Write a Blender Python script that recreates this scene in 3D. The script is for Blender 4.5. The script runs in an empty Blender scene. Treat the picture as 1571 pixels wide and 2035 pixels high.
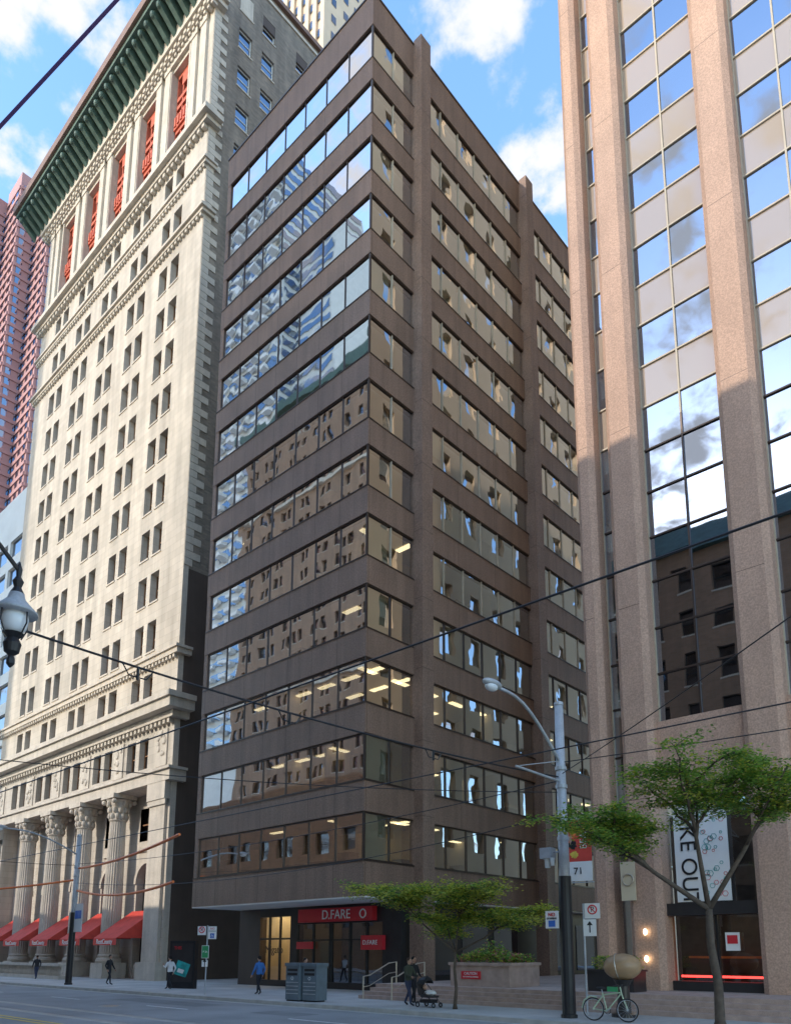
import bpy, bmesh, math, random
from mathutils import Vector, Matrix
random.seed(7)
R=random.random
def U(a,b): return a+(b-a)*R()
scene=bpy.context.scene
scene.view_settings.view_transform='Standard'
scene.view_settings.look='None'
scene.view_settings.exposure=0

# ------------------------------------------------------------ materials
def newmat(name):
    m=bpy.data.materials.new(name); m.use_nodes=True
    nt=m.node_tree
    return m,nt,nt.nodes['Principled BSDF'],nt.nodes['Material Output']
def mk(name,col,rough=.75,var=.18,scale=1.5,bump=0.0,bscale=None,metal=0,spec=.4,fine=0.0,fscale=30,streak=0.0):
    m,nt,p,o=newmat(name)
    L=nt.links.new; N=nt.nodes.new
    p.inputs['Roughness'].default_value=rough
    p.inputs['Metallic'].default_value=metal
    p.inputs['Specular IOR Level'].default_value=spec
    g=N('ShaderNodeNewGeometry')
    n=N('ShaderNodeTexNoise'); n.inputs['Scale'].default_value=scale; n.inputs['Detail'].default_value=6
    L(g.outputs['Position'],n.inputs['Vector'])
    mr=N('ShaderNodeMapRange'); mr.inputs[1].default_value=.25; mr.inputs[2].default_value=.75
    mr.inputs[3].default_value=1-var; mr.inputs[4].default_value=1+var
    L(n.outputs['Fac'],mr.inputs[0])
    fac=mr.outputs[0]
    def mul(a,b):
        q=N('ShaderNodeMath'); q.operation='MULTIPLY'; L(a,q.inputs[0]); L(b,q.inputs[1]); return q.outputs[0]
    if fine:
        n2=N('ShaderNodeTexNoise'); n2.inputs['Scale'].default_value=fscale; n2.inputs['Detail'].default_value=2
        L(g.outputs['Position'],n2.inputs['Vector'])
        m2=N('ShaderNodeMapRange'); m2.inputs[1].default_value=.3; m2.inputs[2].default_value=.7
        m2.inputs[3].default_value=1-fine; m2.inputs[4].default_value=1+fine
        L(n2.outputs['Fac'],m2.inputs[0]); fac=mul(fac,m2.outputs[0])
    if streak:
        mp=N('ShaderNodeMapping'); mp.inputs['Scale'].default_value=(2.2,2.2,.12)
        L(g.outputs['Position'],mp.inputs['Vector'])
        n3=N('ShaderNodeTexNoise'); n3.inputs['Scale'].default_value=1.0; n3.inputs['Detail'].default_value=5
        L(mp.outputs[0],n3.inputs['Vector'])
        m3=N('ShaderNodeMapRange'); m3.inputs[1].default_value=.35; m3.inputs[2].default_value=.7
        m3.inputs[3].default_value=1+streak*.3; m3.inputs[4].default_value=1-streak
        L(n3.outputs['Fac'],m3.inputs[0]); fac=mul(fac,m3.outputs[0])
    vm=N('ShaderNodeVectorMath'); vm.operation='SCALE'; vm.inputs[0].default_value=col
    L(fac,vm.inputs['Scale']); L(vm.outputs[0],p.inputs['Base Color'])
    if bump:
        n4=N('ShaderNodeTexNoise'); n4.inputs['Scale'].default_value=bscale or 20; n4.inputs['Detail'].default_value=3
        L(g.outputs['Position'],n4.inputs['Vector'])
        bp=N('ShaderNodeBump'); bp.inputs['Strength'].default_value=bump; bp.inputs['Distance'].default_value=.05
        L(n4.outputs['Fac'],bp.inputs['Height']); L(bp.outputs[0],p.inputs['Normal'])
    return m
def mkbrick(name,c1,c2,mortar,bw,rh,ms,rough=.8,bump=.3,horiz=False,streak=.12):
    m,nt,p,o=newmat(name); L=nt.links.new; N=nt.nodes.new
    g=N('ShaderNodeNewGeometry'); s=N('ShaderNodeSeparateXYZ'); L(g.outputs['Position'],s.inputs[0])
    c=N('ShaderNodeCombineXYZ')
    if horiz:
        L(s.outputs[0],c.inputs[0]); L(s.outputs[1],c.inputs[1])
    else:
        a=N('ShaderNodeMath'); a.operation='ADD'; L(s.outputs[0],a.inputs[0]); L(s.outputs[1],a.inputs[1])
        L(a.outputs[0],c.inputs[0]); L(s.outputs[2],c.inputs[1])
    b=N('ShaderNodeTexBrick'); L(c.outputs[0],b.inputs['Vector'])
    b.inputs['Color1'].default_value=(*c1,1); b.inputs['Color2'].default_value=(*c2,1); b.inputs['Mortar'].default_value=(*mortar,1)
    b.inputs['Scale'].default_value=1; b.inputs['Mortar Size'].default_value=ms
    b.inputs['Brick Width'].default_value=bw; b.inputs['Row Height'].default_value=rh
    mp=N('ShaderNodeMapping'); mp.inputs['Scale'].default_value=(1.2,1.2,.15) if not horiz else (.6,.6,.6)
    L(g.outputs['Position'],mp.inputs['Vector'])
    n=N('ShaderNodeTexNoise'); n.inputs['Detail'].default_value=6; n.inputs['Scale'].default_value=.8
    L(mp.outputs[0],n.inputs['Vector'])
    mr=N('ShaderNodeMapRange'); mr.inputs[1].default_value=.3; mr.inputs[2].default_value=.7
    mr.inputs[3].default_value=1+streak; mr.inputs[4].default_value=1-streak*1.6
    L(n.outputs['Fac'],mr.inputs[0])
    vm=N('ShaderNodeVectorMath'); vm.operation='SCALE'; L(b.outputs['Color'],vm.inputs[0]); L(mr.outputs[0],vm.inputs['Scale'])
    L(vm.outputs[0],p.inputs['Base Color']); p.inputs['Roughness'].default_value=rough
    if bump:
        bp=N('ShaderNodeBump'); bp.inputs['Strength'].default_value=bump; bp.inputs['Distance'].default_value=.02
        inv=N('ShaderNodeMath'); inv.operation='SUBTRACT'; inv.inputs[0].default_value=1; L(b.outputs['Fac'],inv.inputs[1])
        L(inv.outputs[0],bp.inputs['Height']); L(bp.outputs[0],p.inputs['Normal'])
    return m
def mkglass(name,tint=(.55,.58,.55),refl=(.9,.93,.95),base=.38,wav=.04,wscale=.7,opaque=None):
    m,nt,p,o=newmat(name); L=nt.links.new; N=nt.nodes.new
    g=N('ShaderNodeNewGeometry')
    n=N('ShaderNodeTexNoise'); n.inputs['Scale'].default_value=wscale; n.inputs['Detail'].default_value=0.5
    L(g.outputs['Position'],n.inputs['Vector'])
    bp=N('ShaderNodeBump'); bp.inputs['Strength'].default_value=1; bp.inputs['Distance'].default_value=wav
    L(n.outputs['Fac'],bp.inputs['Height'])
    gl=N('ShaderNodeBsdfGlossy'); gl.inputs['Roughness'].default_value=.015; gl.inputs['Color'].default_value=(*refl,1)
    L(bp.outputs[0],gl.inputs['Normal'])
    if opaque:
        tr=N('ShaderNodeBsdfDiffuse'); tr.inputs['Color'].default_value=(*opaque,1)
    else:
        tr=N('ShaderNodeBsdfTransparent'); tr.inputs['Color'].default_value=(*tint,1)
    lw=N('ShaderNodeLayerWeight'); lw.inputs['Blend'].default_value=.35
    mr=N('ShaderNodeMapRange'); mr.inputs[3].default_value=base; mr.inputs[4].default_value=1
    L(lw.outputs['Fresnel'],mr.inputs[0])
    mx=N('ShaderNodeMixShader'); L(mr.outputs[0],mx.inputs[0]); L(tr.outputs[0],mx.inputs[1]); L(gl.outputs[0],mx.inputs[2])
    L(mx.outputs[0],o.inputs['Surface'])
    return m
def mkemit(name,col,s):
    m,nt,p,o=newmat(name); p.inputs['Base Color'].default_value=(*col,1)
    p.inputs['Emission Color'].default_value=(*col,1); p.inputs['Emission Strength'].default_value=s
    return m

M={}
M['asphalt']=mk('asphalt',(.27,.27,.27),.9,.22,.35,.3,60,fine=.15,fscale=30)
M['asphaltd']=mk('asphalt_patch',(.2,.2,.2),.9,.2,.8,.3,60,fine=.15,fscale=30)
M['concrete']=mkbrick('pavement_concrete',(.50,.485,.46),(.45,.44,.42),(.28,.27,.26),1.5,1.5,.012,horiz=True,bump=.1)
M['kerb']=mk('kerb_stone',(.42,.41,.38),.85,.2,2)
M['plaza']=mkbrick('plaza_pavers',(.36,.27,.23),(.31,.24,.2),(.18,.14,.13),.4,.4,.01,horiz=True,bump=.1)
M['stepst']=mk('step_granite',(.42,.31,.26),.8,.2,3,fine=.15,fscale=60)
M['paintw']=mk('paint_white',(.7,.7,.68),.7,.2,4)
M['painty']=mk('paint_yellow',(.7,.5,.08),.7,.2,4)
M['rail']=mk('rail_steel',(.35,.33,.31),.35,.2,2,metal=.9)
M['precast']=mk('brown_precast',(.235,.150,.106),.6,.14,.5,.35,45,fine=.25,fscale=14,streak=.18,spec=.4)
M['bronze']=mk('bronze_mullion',(.07,.05,.04),.4,.1,2,metal=.5)
M['lightmull']=mk('light_mullion',(.45,.38,.28),.5,.1,2)
M['woodf']=mk('brown_window_frame',(.30,.16,.08),.6,.1,2)
M['soffit']=mk('soffit_white',(.78,.77,.75),.7,.06,1)
M['glass_m']=mkglass('office_glass',(.5,.5,.45),(.98,.98,1.0),.66,.0035,.8)
M['glass_e']=mkglass('office_glass_side',(.62,.64,.56),(.98,.96,.92),.5,.007,1.0)
M['glass_r']=mkglass('blue_mirror_glass',(.25,.3,.35),(.62,.69,.80),.5,.004,.7)
M['spandglass']=mkglass('taupe_spandrel_glass',refl=(.8,.85,.9),base=.06,wav=.003,wscale=.6,opaque=(.36,.285,.22))
M['glass_d']=mkglass('window_glass',(.3,.32,.34),(.8,.85,.95),.2,.006,.9)
M['glass_shop']=mkglass('shop_glass',(.8,.82,.81),(.85,.88,.9),.08,.002,.8)
M['stone']=mkbrick('limestone_ashlar',(.53,.475,.40),(.47,.42,.35),(.36,.315,.26),1.5,.62,.012,bump=.25,streak=.15)
M['stonep']=mk('limestone_plain',(.53,.475,.40),.8,.12,1.2,.2,8,fine=.06,fscale=8,streak=.15)
M['greybrick']=mkbrick('grey_brown_brick',(.27,.22,.17),(.17,.145,.115),(.2,.18,.16),.44,.15,.014,streak=.2)
M['darkpanel']=mk('dark_brown_render',(.085,.062,.05),.7,.15,.6,streak=.1)
M['redmetal']=mk('red_painted_iron',(.50,.11,.06),.55,.2,2)
M['copper']=mk('verdigris_copper',(.07,.12,.10),.6,.35,1.5)
M['copperd']=mk('dark_cornice_edge',(.2,.12,.09),.6,.2,1.5)
M['granite']=mk('pink_granite',(.47,.30,.215),.7,.1,.6,.25,60,fine=.22,fscale=16,streak=.06)
M['redgran']=mk('red_granite',(.36,.20,.20),.6,.08,.3)
M['whitep']=mk('white_panel',(.62,.64,.63),.6,.08,.5)
M['beige']=mk('beige_precast',(.60,.48,.36),.75,.08,.3)
M['brownbrick']=mkbrick('brown_brick',(.30,.185,.12),(.25,.155,.10),(.24,.19,.15),.6,.2,.012,bump=0)
M['darkbase']=mk('black_granite',(.035,.032,.032),.3,.2,2)
M['ceil']=mk('ceiling_tile',(.62,.60,.54),.8,.05,1)
M['inwall']=mk('interior_wall',(.6,.50,.34),.8,.15,.5)
M['infloor']=mk('interior_floor',(.2,.17,.14),.8,.1,1)
M['furn']=mk('furniture',(.06,.05,.05),.6,.3,3)
M['blind']=mk('roller_blind',(.72,.74,.64),.85,.05,.6)
M['lamp']=mkemit('ceiling_light',(1,.84,.55),4)
M['shoplamp']=mkemit('shop_light',(1,.8,.5),9)
M['neonred']=mkemit('red_led',(1,.06,.05),4)
M['red']=mk('red_sign',(.6,.03,.04),.5,.06,2)
M['redcloth']=mk('red_awning',(.62,.07,.05),.8,.15,2)
M['white']=mk('white_plastic',(.78,.78,.76),.5,.05,2)
M['black']=mk('black_metal',(.02,.02,.022),.45,.2,3)
M['galv']=mk('galvanised_steel',(.42,.44,.46),.5,.15,3,metal=.2,fine=.1)
M['binblue']=mk('bin_blue_grey',(.13,.17,.20),.5,.15,3)
M['teal']=mk('teal_print',(.03,.35,.33),.5,.5,3)
M['orange']=mk('orange_sleeve',(.85,.22,.06),.6,.1,3)
M['green']=mk('green_paint',(.05,.3,.12),.5,.1,3)
M['blue']=mk('blue_print',(.05,.15,.5),.5,.1,3)
M['bark']=mk('bark',(.10,.075,.055),.9,.3,6,.5,30)
def leafm(n,c):
    m,nt,p,o=newmat(n); p.inputs['Base Color'].default_value=(*c,1); p.inputs['Roughness'].default_value=.6
    tr=nt.nodes.new('ShaderNodeBsdfTranslucent'); tr.inputs['Color'].default_value=(c[0]*1.5,c[1]*1.5,c[2],1)
    mx=nt.nodes.new('ShaderNodeMixShader'); mx.inputs[0].default_value=.4
    nt.links.new(p.outputs[0],mx.inputs[1]); nt.links.new(tr.outputs[0],mx.inputs[2]); nt.links.new(mx.outputs[0],o.inputs[0]); return m
M['leaf1']=leafm('leaf_yellowgreen',(.42,.42,.07)); M['leaf2']=leafm('leaf_green',(.19,.31,.06)); M['leaf3']=leafm('leaf_dark',(.08,.17,.04)); M['leaf4']=leafm('leaf_blossom',(.4,.12,.14))
M['purple']=mk('purple_cable',(.07,.03,.12),.6,.05,1)
M['lampglass']=mk('lantern_glass',(.75,.78,.8),.15,.05,2)
M['egg']=mk('tan_fibreglass',(.42,.27,.15),.35,.25,2)
M['brass']=mk('brushed_rail',(.55,.5,.42),.35,.1,2,metal=.6)
M['skin']=mk('skin',(.45,.27,.19),.6,.05,3)

# ------------------------------------------------------------ mesh builder
class B:
    def __init__(s,name,base=(0,0,0),yaw=0):
        s.name=name; s.base=Vector(base); s.yaw=yaw; s.parts={}; s.extra=[]
    def _p(s,part):
        return s.parts.setdefault(part,dict(v=[],f=[],m=[],ml=[]))
    def face(s,part,mat,pts):
        d=s._p(part); i=len(d['v']); d['v']+= [tuple(p) for p in pts]
        d['f'].append(tuple(range(i,i+len(pts))))
        if mat not in d['ml']: d['ml'].append(mat)
        d['m'].append(d['ml'].index(mat))
    def mesh(s,part,mat,verts,faces):
        d=s._p(part); i=len(d['v']); d['v']+=[tuple(p) for p in verts]
        if mat not in d['ml']: d['ml'].append(mat)
        k=d['ml'].index(mat)
        for f in faces: d['f'].append(tuple(j+i for j in f)); d['m'].append(k)
    def hexa(s,part,mat,p):
        s.mesh(part,mat,p,[(0,3,2,1),(4,5,6,7),(0,1,5,4),(1,2,6,5),(2,3,7,6),(3,0,4,7)])
    def box(s,part,mat,x0,x1,y0,y1,z0,z1):
        s.hexa(part,mat,[(x0,y0,z0),(x1,y0,z0),(x1,y1,z0),(x0,y1,z0),(x0,y0,z1),(x1,y0,z1),(x1,y1,z1),(x0,y1,z1)])
    def prism(s,part,mat,poly,z0,z1):
        n=len(poly); v=[(x,y,z0) for x,y in poly]+[(x,y,z1) for x,y in poly]
        f=[tuple(range(n))[::-1],tuple(range(n,2*n))]+[(i,(i+1)%n,(i+1)%n+n,i+n) for i in range(n)]
        s.mesh(part,mat,v,f)
    def lathe(s,part,mat,c,prof,n=16,flute=0):
        v=[];f=[]
        for z,r in prof:
            for i in range(n):
                a=2*math.pi*i/n; rr=r*(1-flute*(i%2)); v.append((c[0]+rr*math.cos(a),c[1]+rr*math.sin(a),c[2]+z))
        for k in range(len(prof)-1):
            for i in range(n): f.append((k*n+i,k*n+(i+1)%n,(k+1)*n+(i+1)%n,(k+1)*n+i))
        f.append(tuple(range(n))[::-1]); f.append(tuple(range((len(prof)-1)*n,len(prof)*n)))
        s.mesh(part,mat,v,f)
    def tube(s,part,mat,pts,rad,n=8):
        pts=[Vector(p) for p in pts]
        if not hasattr(rad,'__len__'): rad=[rad]*len(pts)
        v=[];f=[]
        up=Vector((0,0,1)); prev=None
        for i,p in enumerate(pts):
            t=(pts[min(i+1,len(pts)-1)]-pts[max(i-1,0)]).normalized()
            if prev is None:
                a=t.cross(up)
                if a.length<.1: a=t.cross(Vector((1,0,0)))
            else: a=prev-t*prev.dot(t)
            a.normalize(); prev=a; b=t.cross(a)
            for k in range(n):
                q=2*math.pi*k/n; v.append(p+(a*math.cos(q)+b*math.sin(q))*rad[i])
        for i in range(len(pts)-1):
            for k in range(n): f.append((i*n+k,i*n+(k+1)%n,(i+1)*n+(k+1)%n,(i+1)*n+k))
        f.append(tuple(range(n))[::-1]); f.append(tuple(range((len(pts)-1)*n,len(pts)*n)))
        s.mesh(part,mat,v,f)
    def ellip(s,part,mat,c,r,n=14,m=9,jit=0):
        v=[];f=[]
        for j in range(m+1):
            t=math.pi*j/m
            for i in range(n):
                a=2*math.pi*i/n; k=1+jit*(R()-.5)
                v.append((c[0]+r[0]*math.sin(t)*math.cos(a)*k,c[1]+r[1]*math.sin(t)*math.sin(a)*k,c[2]+r[2]*math.cos(t)*k))
        for j in range(m):
            for i in range(n): f.append((j*n+i,(j+1)*n+i,(j+1)*n+(i+1)%n,j*n+(i+1)%n))
        s.mesh(part,mat,v,f)
    def torus(s,part,mat,c,axis,R1,r1,n=24,m=6):
        axis=Vector(axis).normalized(); a=axis.cross(Vector((0,0,1)))
        if a.length<.1: a=axis.cross(Vector((1,0,0)))
        a.normalize(); b=axis.cross(a); c=Vector(c); v=[];f=[]
        for i in range(n):
            t=2*math.pi*i/n; d=a*math.cos(t)+b*math.sin(t)
            for k in range(m):
                q=2*math.pi*k/m; v.append(c+d*(R1+r1*math.cos(q))+axis*r1*math.sin(q))
        for i in range(n):
            for k in range(m): f.append((i*m+k,((i+1)%n)*m+k,((i+1)%n)*m+(k+1)%m,i*m+(k+1)%m))
        s.mesh(part,mat,v,f)
    def text(s,part,mat,body,loc,size,rot=(math.pi/2,0,0),ext=.01,sx=1):
        s.extra.append((part,mat,body,loc,size,rot,ext,sx))
    def done(s,smooth=()):
        e=bpy.data.objects.new(s.name,None); e.empty_display_size=.5
        scene.collection.objects.link(e); e.location=s.base; e.rotation_euler=(0,0,s.yaw)
        for pn,d in s.parts.items():
            me=bpy.data.meshes.new(pn); me.from_pydata(d['v'],[],d['f'])
            for k in d['ml']: me.materials.append(M[k] if isinstance(k,str) else k)
            me.polygons.foreach_set('material_index',d['m'])
            if pn in smooth: me.polygons.foreach_set('use_smooth',[True]*len(me.polygons))
            me.update()
            o=bpy.data.objects.new(pn,me); scene.collection.objects.link(o); o.parent=e
        for (part,mat,body,loc,size,rot,ext,sx) in s.extra:
            c=bpy.data.curves.new(part,'FONT'); c.body=body; c.size=size; c.extrude=ext; c.align_x='CENTER'; c.align_y='CENTER'
            c.materials.append(M[mat]); o=bpy.data.objects.new(part,c); scene.collection.objects.link(o)
            o.location=loc; o.rotation_euler=rot; o.scale=(sx,1,1); o.parent=e
        return e
class Frame:   # facade frame: origin o, u direction, outward normal n
    def __init__(s,b,o,u,n): s.b=b; s.o=Vector(o); s.u=Vector(u); s.n=Vector(n)
    def P(s,u,z,d=0): return s.o+s.u*u+Vector((0,0,z))-s.n*d
    def quad(s,part,mat,u0,u1,z0,z1,d=0,t=0):
        a=t*(R()-.5); c=t*(R()-.5)
        s.b.face(part,mat,[s.P(u0,z0,d+a+c),s.P(u1,z0,d-a+c),s.P(u1,z1,d-a-c),s.P(u0,z1,d+a-c)])
    def box(s,part,mat,u0,u1,z0,z1,d0,d1):
        s.b.hexa(part,mat,[s.P(u0,z0,d0),s.P(u1,z0,d0),s.P(u1,z0,d1),s.P(u0,z0,d1),s.P(u0,z1,d0),s.P(u1,z1,d0),s.P(u1,z1,d1),s.P(u0,z1,d1)])
    def facade(s,wall,glass,frame,uo,zo,u0,u1,z0,z1,depth=.3,fr=.06,bars=1,sill=None,reveal=None,tilt=.01,blinds=.45):
        reveal=reveal or wall
        z=z0
        for (a,c) in zo:
            if a>z: s.quad('walls',wall,u0,u1,z,a)
            u=u0
            for (p,q) in uo:
                s.quad('walls',wall,u,p,a,c)
                s.b.face('walls',reveal,[s.P(p,a),s.P(p,c),s.P(p,c,depth),s.P(p,a,depth)])
                s.b.face('walls',reveal,[s.P(q,a),s.P(q,c),s.P(q,c,depth),s.P(q,a,depth)])
                s.b.face('walls',reveal,[s.P(p,a),s.P(q,a),s.P(q,a,depth),s.P(p,a,depth)])
                s.b.face('walls',reveal,[s.P(p,c),s.P(q,c),s.P(q,c,depth),s.P(p,c,depth)])
                s.quad('windows',glass,p,q,a,c,depth,tilt)
                s.quad('rooms','furn',p,q,a,c,depth+.35)
                if R()<blinds:
                    s.quad('rooms','blind',p+.03,q-.03,c-(c-a)*U(.2,.7),c,depth+.12)
                if frame:
                    s.box('window_frames',frame,p,p+fr,a,c,depth-.06,depth+.04)
                    s.box('window_frames',frame,q-fr,q,a,c,depth-.06,depth+.04)
                    s.box('window_frames',frame,p+fr,q-fr,c-fr,c,depth-.06,depth+.04)
                    s.box('window_frames',frame,p+fr,q-fr,a,a+fr,depth-.06,depth+.04)
                    if bars: 
                        zm=(a+c)/2; s.box('window_frames',frame,p+fr,q-fr,zm-fr*.5,zm+fr*.5,depth-.05,depth+.03)
                if sill: s.box('sills',sill,p-.08,q+.08,a-.14,a-.002,-.07,depth)
                u=q
            s.quad('walls',wall,u,u1,a,c)
            z=c
        if z<z1: s.quad('walls',wall,u0,u1,z,z1)

# ------------------------------------------------------------ ground
KERB=20.0
g=B('ground'); g.face('ground_sheet','asphalt',[(-900,-900,-.02),(900,-900,-.02),(900,900,-.02),(-900,900,-.02)]); g.done()
g=B('road'); g.face('asphalt_surface','asphalt',[(-400,3.5,0),(200,3.5,0),(200,KERB,0),(-400,KERB,0)])
for y in (7.0,8.5,11.9,13.4):
    g.box('tram_rail','rail',-400,200,y-.04,y+.04,-.01,.006)
    g.box('tram_rail_bed','kerb',-400,200,y-.32,y-.05,-.01,.004)
for (x0,x1,y0,y1) in ((-34,-27,17.2,18.6),(-52,-44,14.3,15.4),(-23,-20.5,16.9,18.1),(-75,-60,17.5,18.9)):
    g.face('asphalt_patches','asphaltd',[(x0,y0,.004),(x1,y0,.004),(x1,y1,.004),(x0,y1,.004)])
g.face('gutter','kerb',[(-400,KERB-.35,.004),(200,KERB-.35,.004),(200,KERB-.01,.004),(-400,KERB-.01,.004)])
g.done()
g=B('road_markings')
g.face('yellow_line','painty',[(-400,10.13,.008),(200,10.13,.008),(200,10.25,.008),(-400,10.25,.008)])
g.face('yellow_line','painty',[(-400,10.45,.008),(200,10.45,.008),(200,10.57,.008),(-400,10.57,.008)])
for x in range(-200,40,9):
    g.face('lane_dash','paintw',[(x,16.2,.008),(x+3,16.2,.008),(x+3,16.32,.008),(x,16.32,.008)])
g.done()
for (x,y) in ((-30,15.2),(-55,18.2)):
    g=B('manhole_cover',(x,y,0)); g.lathe('cover','rail',(0,0,-.01),[(0,.36),(.017,.36)],20); g.lathe('ring','kerb',(0,0,-.012),[(0,.45),(.014,.45)],20); g.done()
g=B('pavement')
g.box('slab','concrete',-400,200,KERB+.25,62,-.1,.15)
g.box('kerb','kerb',-400,200,KERB,KERB+.25,-.1,.146)
g.done()
g=B('near_pavement')
g.box('slab','concrete',-400,200,-60,3.25,-.1,.15); g.box('kerb','kerb',-400,200,3.25,3.5,-.1,.146); g.done()

# plaza & steps
g=B('plaza_steps')
for i in range(4):
    g.box('step_%d'%i,'stepst',-24.3,4,23.6+i*.36,26.2 if i<3 else 27,.15+i*.15,.3+i*.15)
g.box('plaza_slab','plaza',-24.3,4,27,60,.15,.749)
g.done()

# ------------------------------------------------------------ MAIN OFFICE BUILDING
XL,XC,YF=-40.1,-25.5,25.0
FH=3.93; Z0=8.85; ROOF=58.3
b=B('brown_office_building')
YE=56.5
def top(i): return Z0+FH*i
WH=2.38
lv=[(4.77,top(0)-WH)]+[(top(i),top(i+1)-WH) for i in range(12)]+[(top(12),ROOF)]
for (a,c) in lv:
    b.box('bands','precast',XL,XC,YF,YF+.5,a,c)
    b.box('bands','precast',XC-.5,XC,YF+.5,YE,a,c)
    b.box('bands','precast',XL,XL+.5,YF+.5,YE,a,c)
b.box('bands','precast',XL,XC,YE-.5,YE-.02,0,ROOF)
for (a,c) in lv[:-1]:
    b.box('sill_trim','bronze',XL-.01,XC+.03,YF-.03,YF+.12,c-.05,c+.02)
    b.box('sill_trim','bronze',XC-.12,XC+.03,YF+.12,YE,c-.05,c+.02)
b.box('parapet_cap','bronze',XL-.05,XC+.05,YF-.05,YF+.5,ROOF,ROOF+.12)
b.box('parapet_cap','bronze',XC-.5,XC+.05,YF+.5,YE,ROOF,ROOF+.12)
b.box('roof','darkpanel',XL+.5,XC-.5,YF+.5,YE-.5,ROOF-1.2,ROOF-.8)
for (p,q) in ((28.6,29.5),(40.3,41.2),(52,52.9)):
    b.box('piers','precast',XC,XC+.62,p,q,.15,ROOF+.35)
    b.box('piers','precast',XC-.3,XC-.002,p+.01,q-.01,.15,ROOF-.01)
    for z in range(5,58,4): b.box('pier_joints','bronze',XC+.1,XC+.623,p-.003,q+.003,z,z+.02)
b.box('piers','precast',XL,XL+.35,YF+.02,YF+.5,4.8,ROOF-.01)
SF=Frame(b,(XL,YF,0),(1,0,0),(0,-1,0))
EF=Frame(b,(XC,YF,0),(0,1,0),(1,0,0))
pw=(XC-XL-.35-.1)/7
for (a,c) in lv:
    for k in range(0,7,1): SF.box('band_joints','bronze',.35+k*pw-.008,.35+k*pw+.008,a+.01,c-.06,-.002,.05)
    for k in range(0,17,2):
        if k*1.8<31: EF.box('band_joints','bronze',.12+k*1.86-.008,.12+k*1.86+.008,a+.01,c-.06,-.002,.05)
def interior_floor(i):
    z1=top(i)+.06; z0=top(i)-WH-.55
    b.face('ceilings','ceil',[(XL+.5,YF+.16,z1),(XC-.16,YF+.16,z1),(XC-.16,YE-.5,z1),(XL+.5,YE-.5,z1)])
    b.face('floors','infloor',[(XL+.5,YF+.5,z0),(XC-.5,YF+.5,z0),(XC-.5,YE-.5,z0),(XL+.5,YE-.5,z0)])
    b.box('core_walls','inwall',XL+1,XC-5.5,YF+6,YE-1,z0+.002,z1-.002)
    for k in range(3):
        x=XL+3+k*4.2+U(-.8,.8)
        if R()<.5: b.box('partitions','inwall',x,x+.12,YF+.9,YF+6,z0+.003,z1-.003)
    for yy in (31.2,36.9,43,48.6):
        if R()<.6: b.box('partitions','inwall',XC-5.5,XC-.9,yy,yy+.12,z0+.003,z1-.003)
    pr=.42 if i<3 else (.1 if i<6 else .0)
    for k in range(7):
        for d in (1.6,3.8):
            if R()<pr: 
                x=XL+1.3+k*1.95; b.box('ceiling_lights','lamp',x,x+1.2,YF+d,YF+d+.35,z1-.05,z1-.02)
    for k in range(10):
        for d in (1.3,3.4):
            if R()<pr*.8:
                y=YF+1+k*2.5; b.box('ceiling_lights','lamp',XC-d-.35,XC-d,y,y+1.2,z1-.05,z1-.02)
    for k in range(6):
        if R()<.6:
            x=XL+1+k*2.2; b.box('furniture','furn',x,x+U(.8,1.6),YF+.7,YF+1.4,z0,z0+U(.75,1.35))
    for k in range(9):
        if R()<.6:
            y=YF+1+k*2.4; b.box('furniture','furn',XC-1.4,XC-.7,y,y+U(.8,1.6),z0,z0+U(.75,1.35))
for i in range(13):
    z1=top(i); z0=z1-WH
    interior_floor(i)
    for k in range(7):
        u0=.35+k*pw; u1=u0+pw
        SF.quad('street_windows','glass_m',u0,u1,z0,z1,.13,.010)
        SF.box('mullions','bronze',u0-.025,u0+.025,z0,z1,.08,.2)
        if R()<.18: SF.quad('blinds','blind',u0+.06,u1-.06,z1-WH*U(.3,1),z1,.3)
    SF.box('mullions','bronze',XC-XL-.12,XC-XL-.02,z0,z1,.02,.12)
    SF.box('mullions','bronze',.35,XC-XL-.12,z1-.07,z1-.003,.06,.2)
    SF.box('mullions','bronze',.35,XC-XL-.12,z0+.025,z0+.08,.06,.2)
    groups=[(.12,3.6,2),(4.5,15.3,6),(16.2,27,6),(27.9,31.5,2)]
    for (p,q,n) in groups:
        w=(q-p)/n
        for k in range(n):
            EF.quad('side_windows','glass_e',p+k*w,p+(k+1)*w,z0,z1,.13,.010)
            EF.box('mullions','lightmull' if i>3 else 'bronze',p+k*w-.03,p+k*w+.03,z0,z1,.06,.2)
            if R()<(.5 if i<9 else .6):
                fr=1 if R()<.6 else U(.3,.9)
                EF.quad('blinds','blind',p+k*w+.06,p+(k+1)*w-.06,z1-WH*fr,z1,.3)
        EF.box('mullions','bronze',p+.03,q-.03,z1-.07,z1-.003,.06,.2)
        EF.box('mullions','bronze',p+.03,q-.03,z0+.025,z0+.08,.06,.2)
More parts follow.
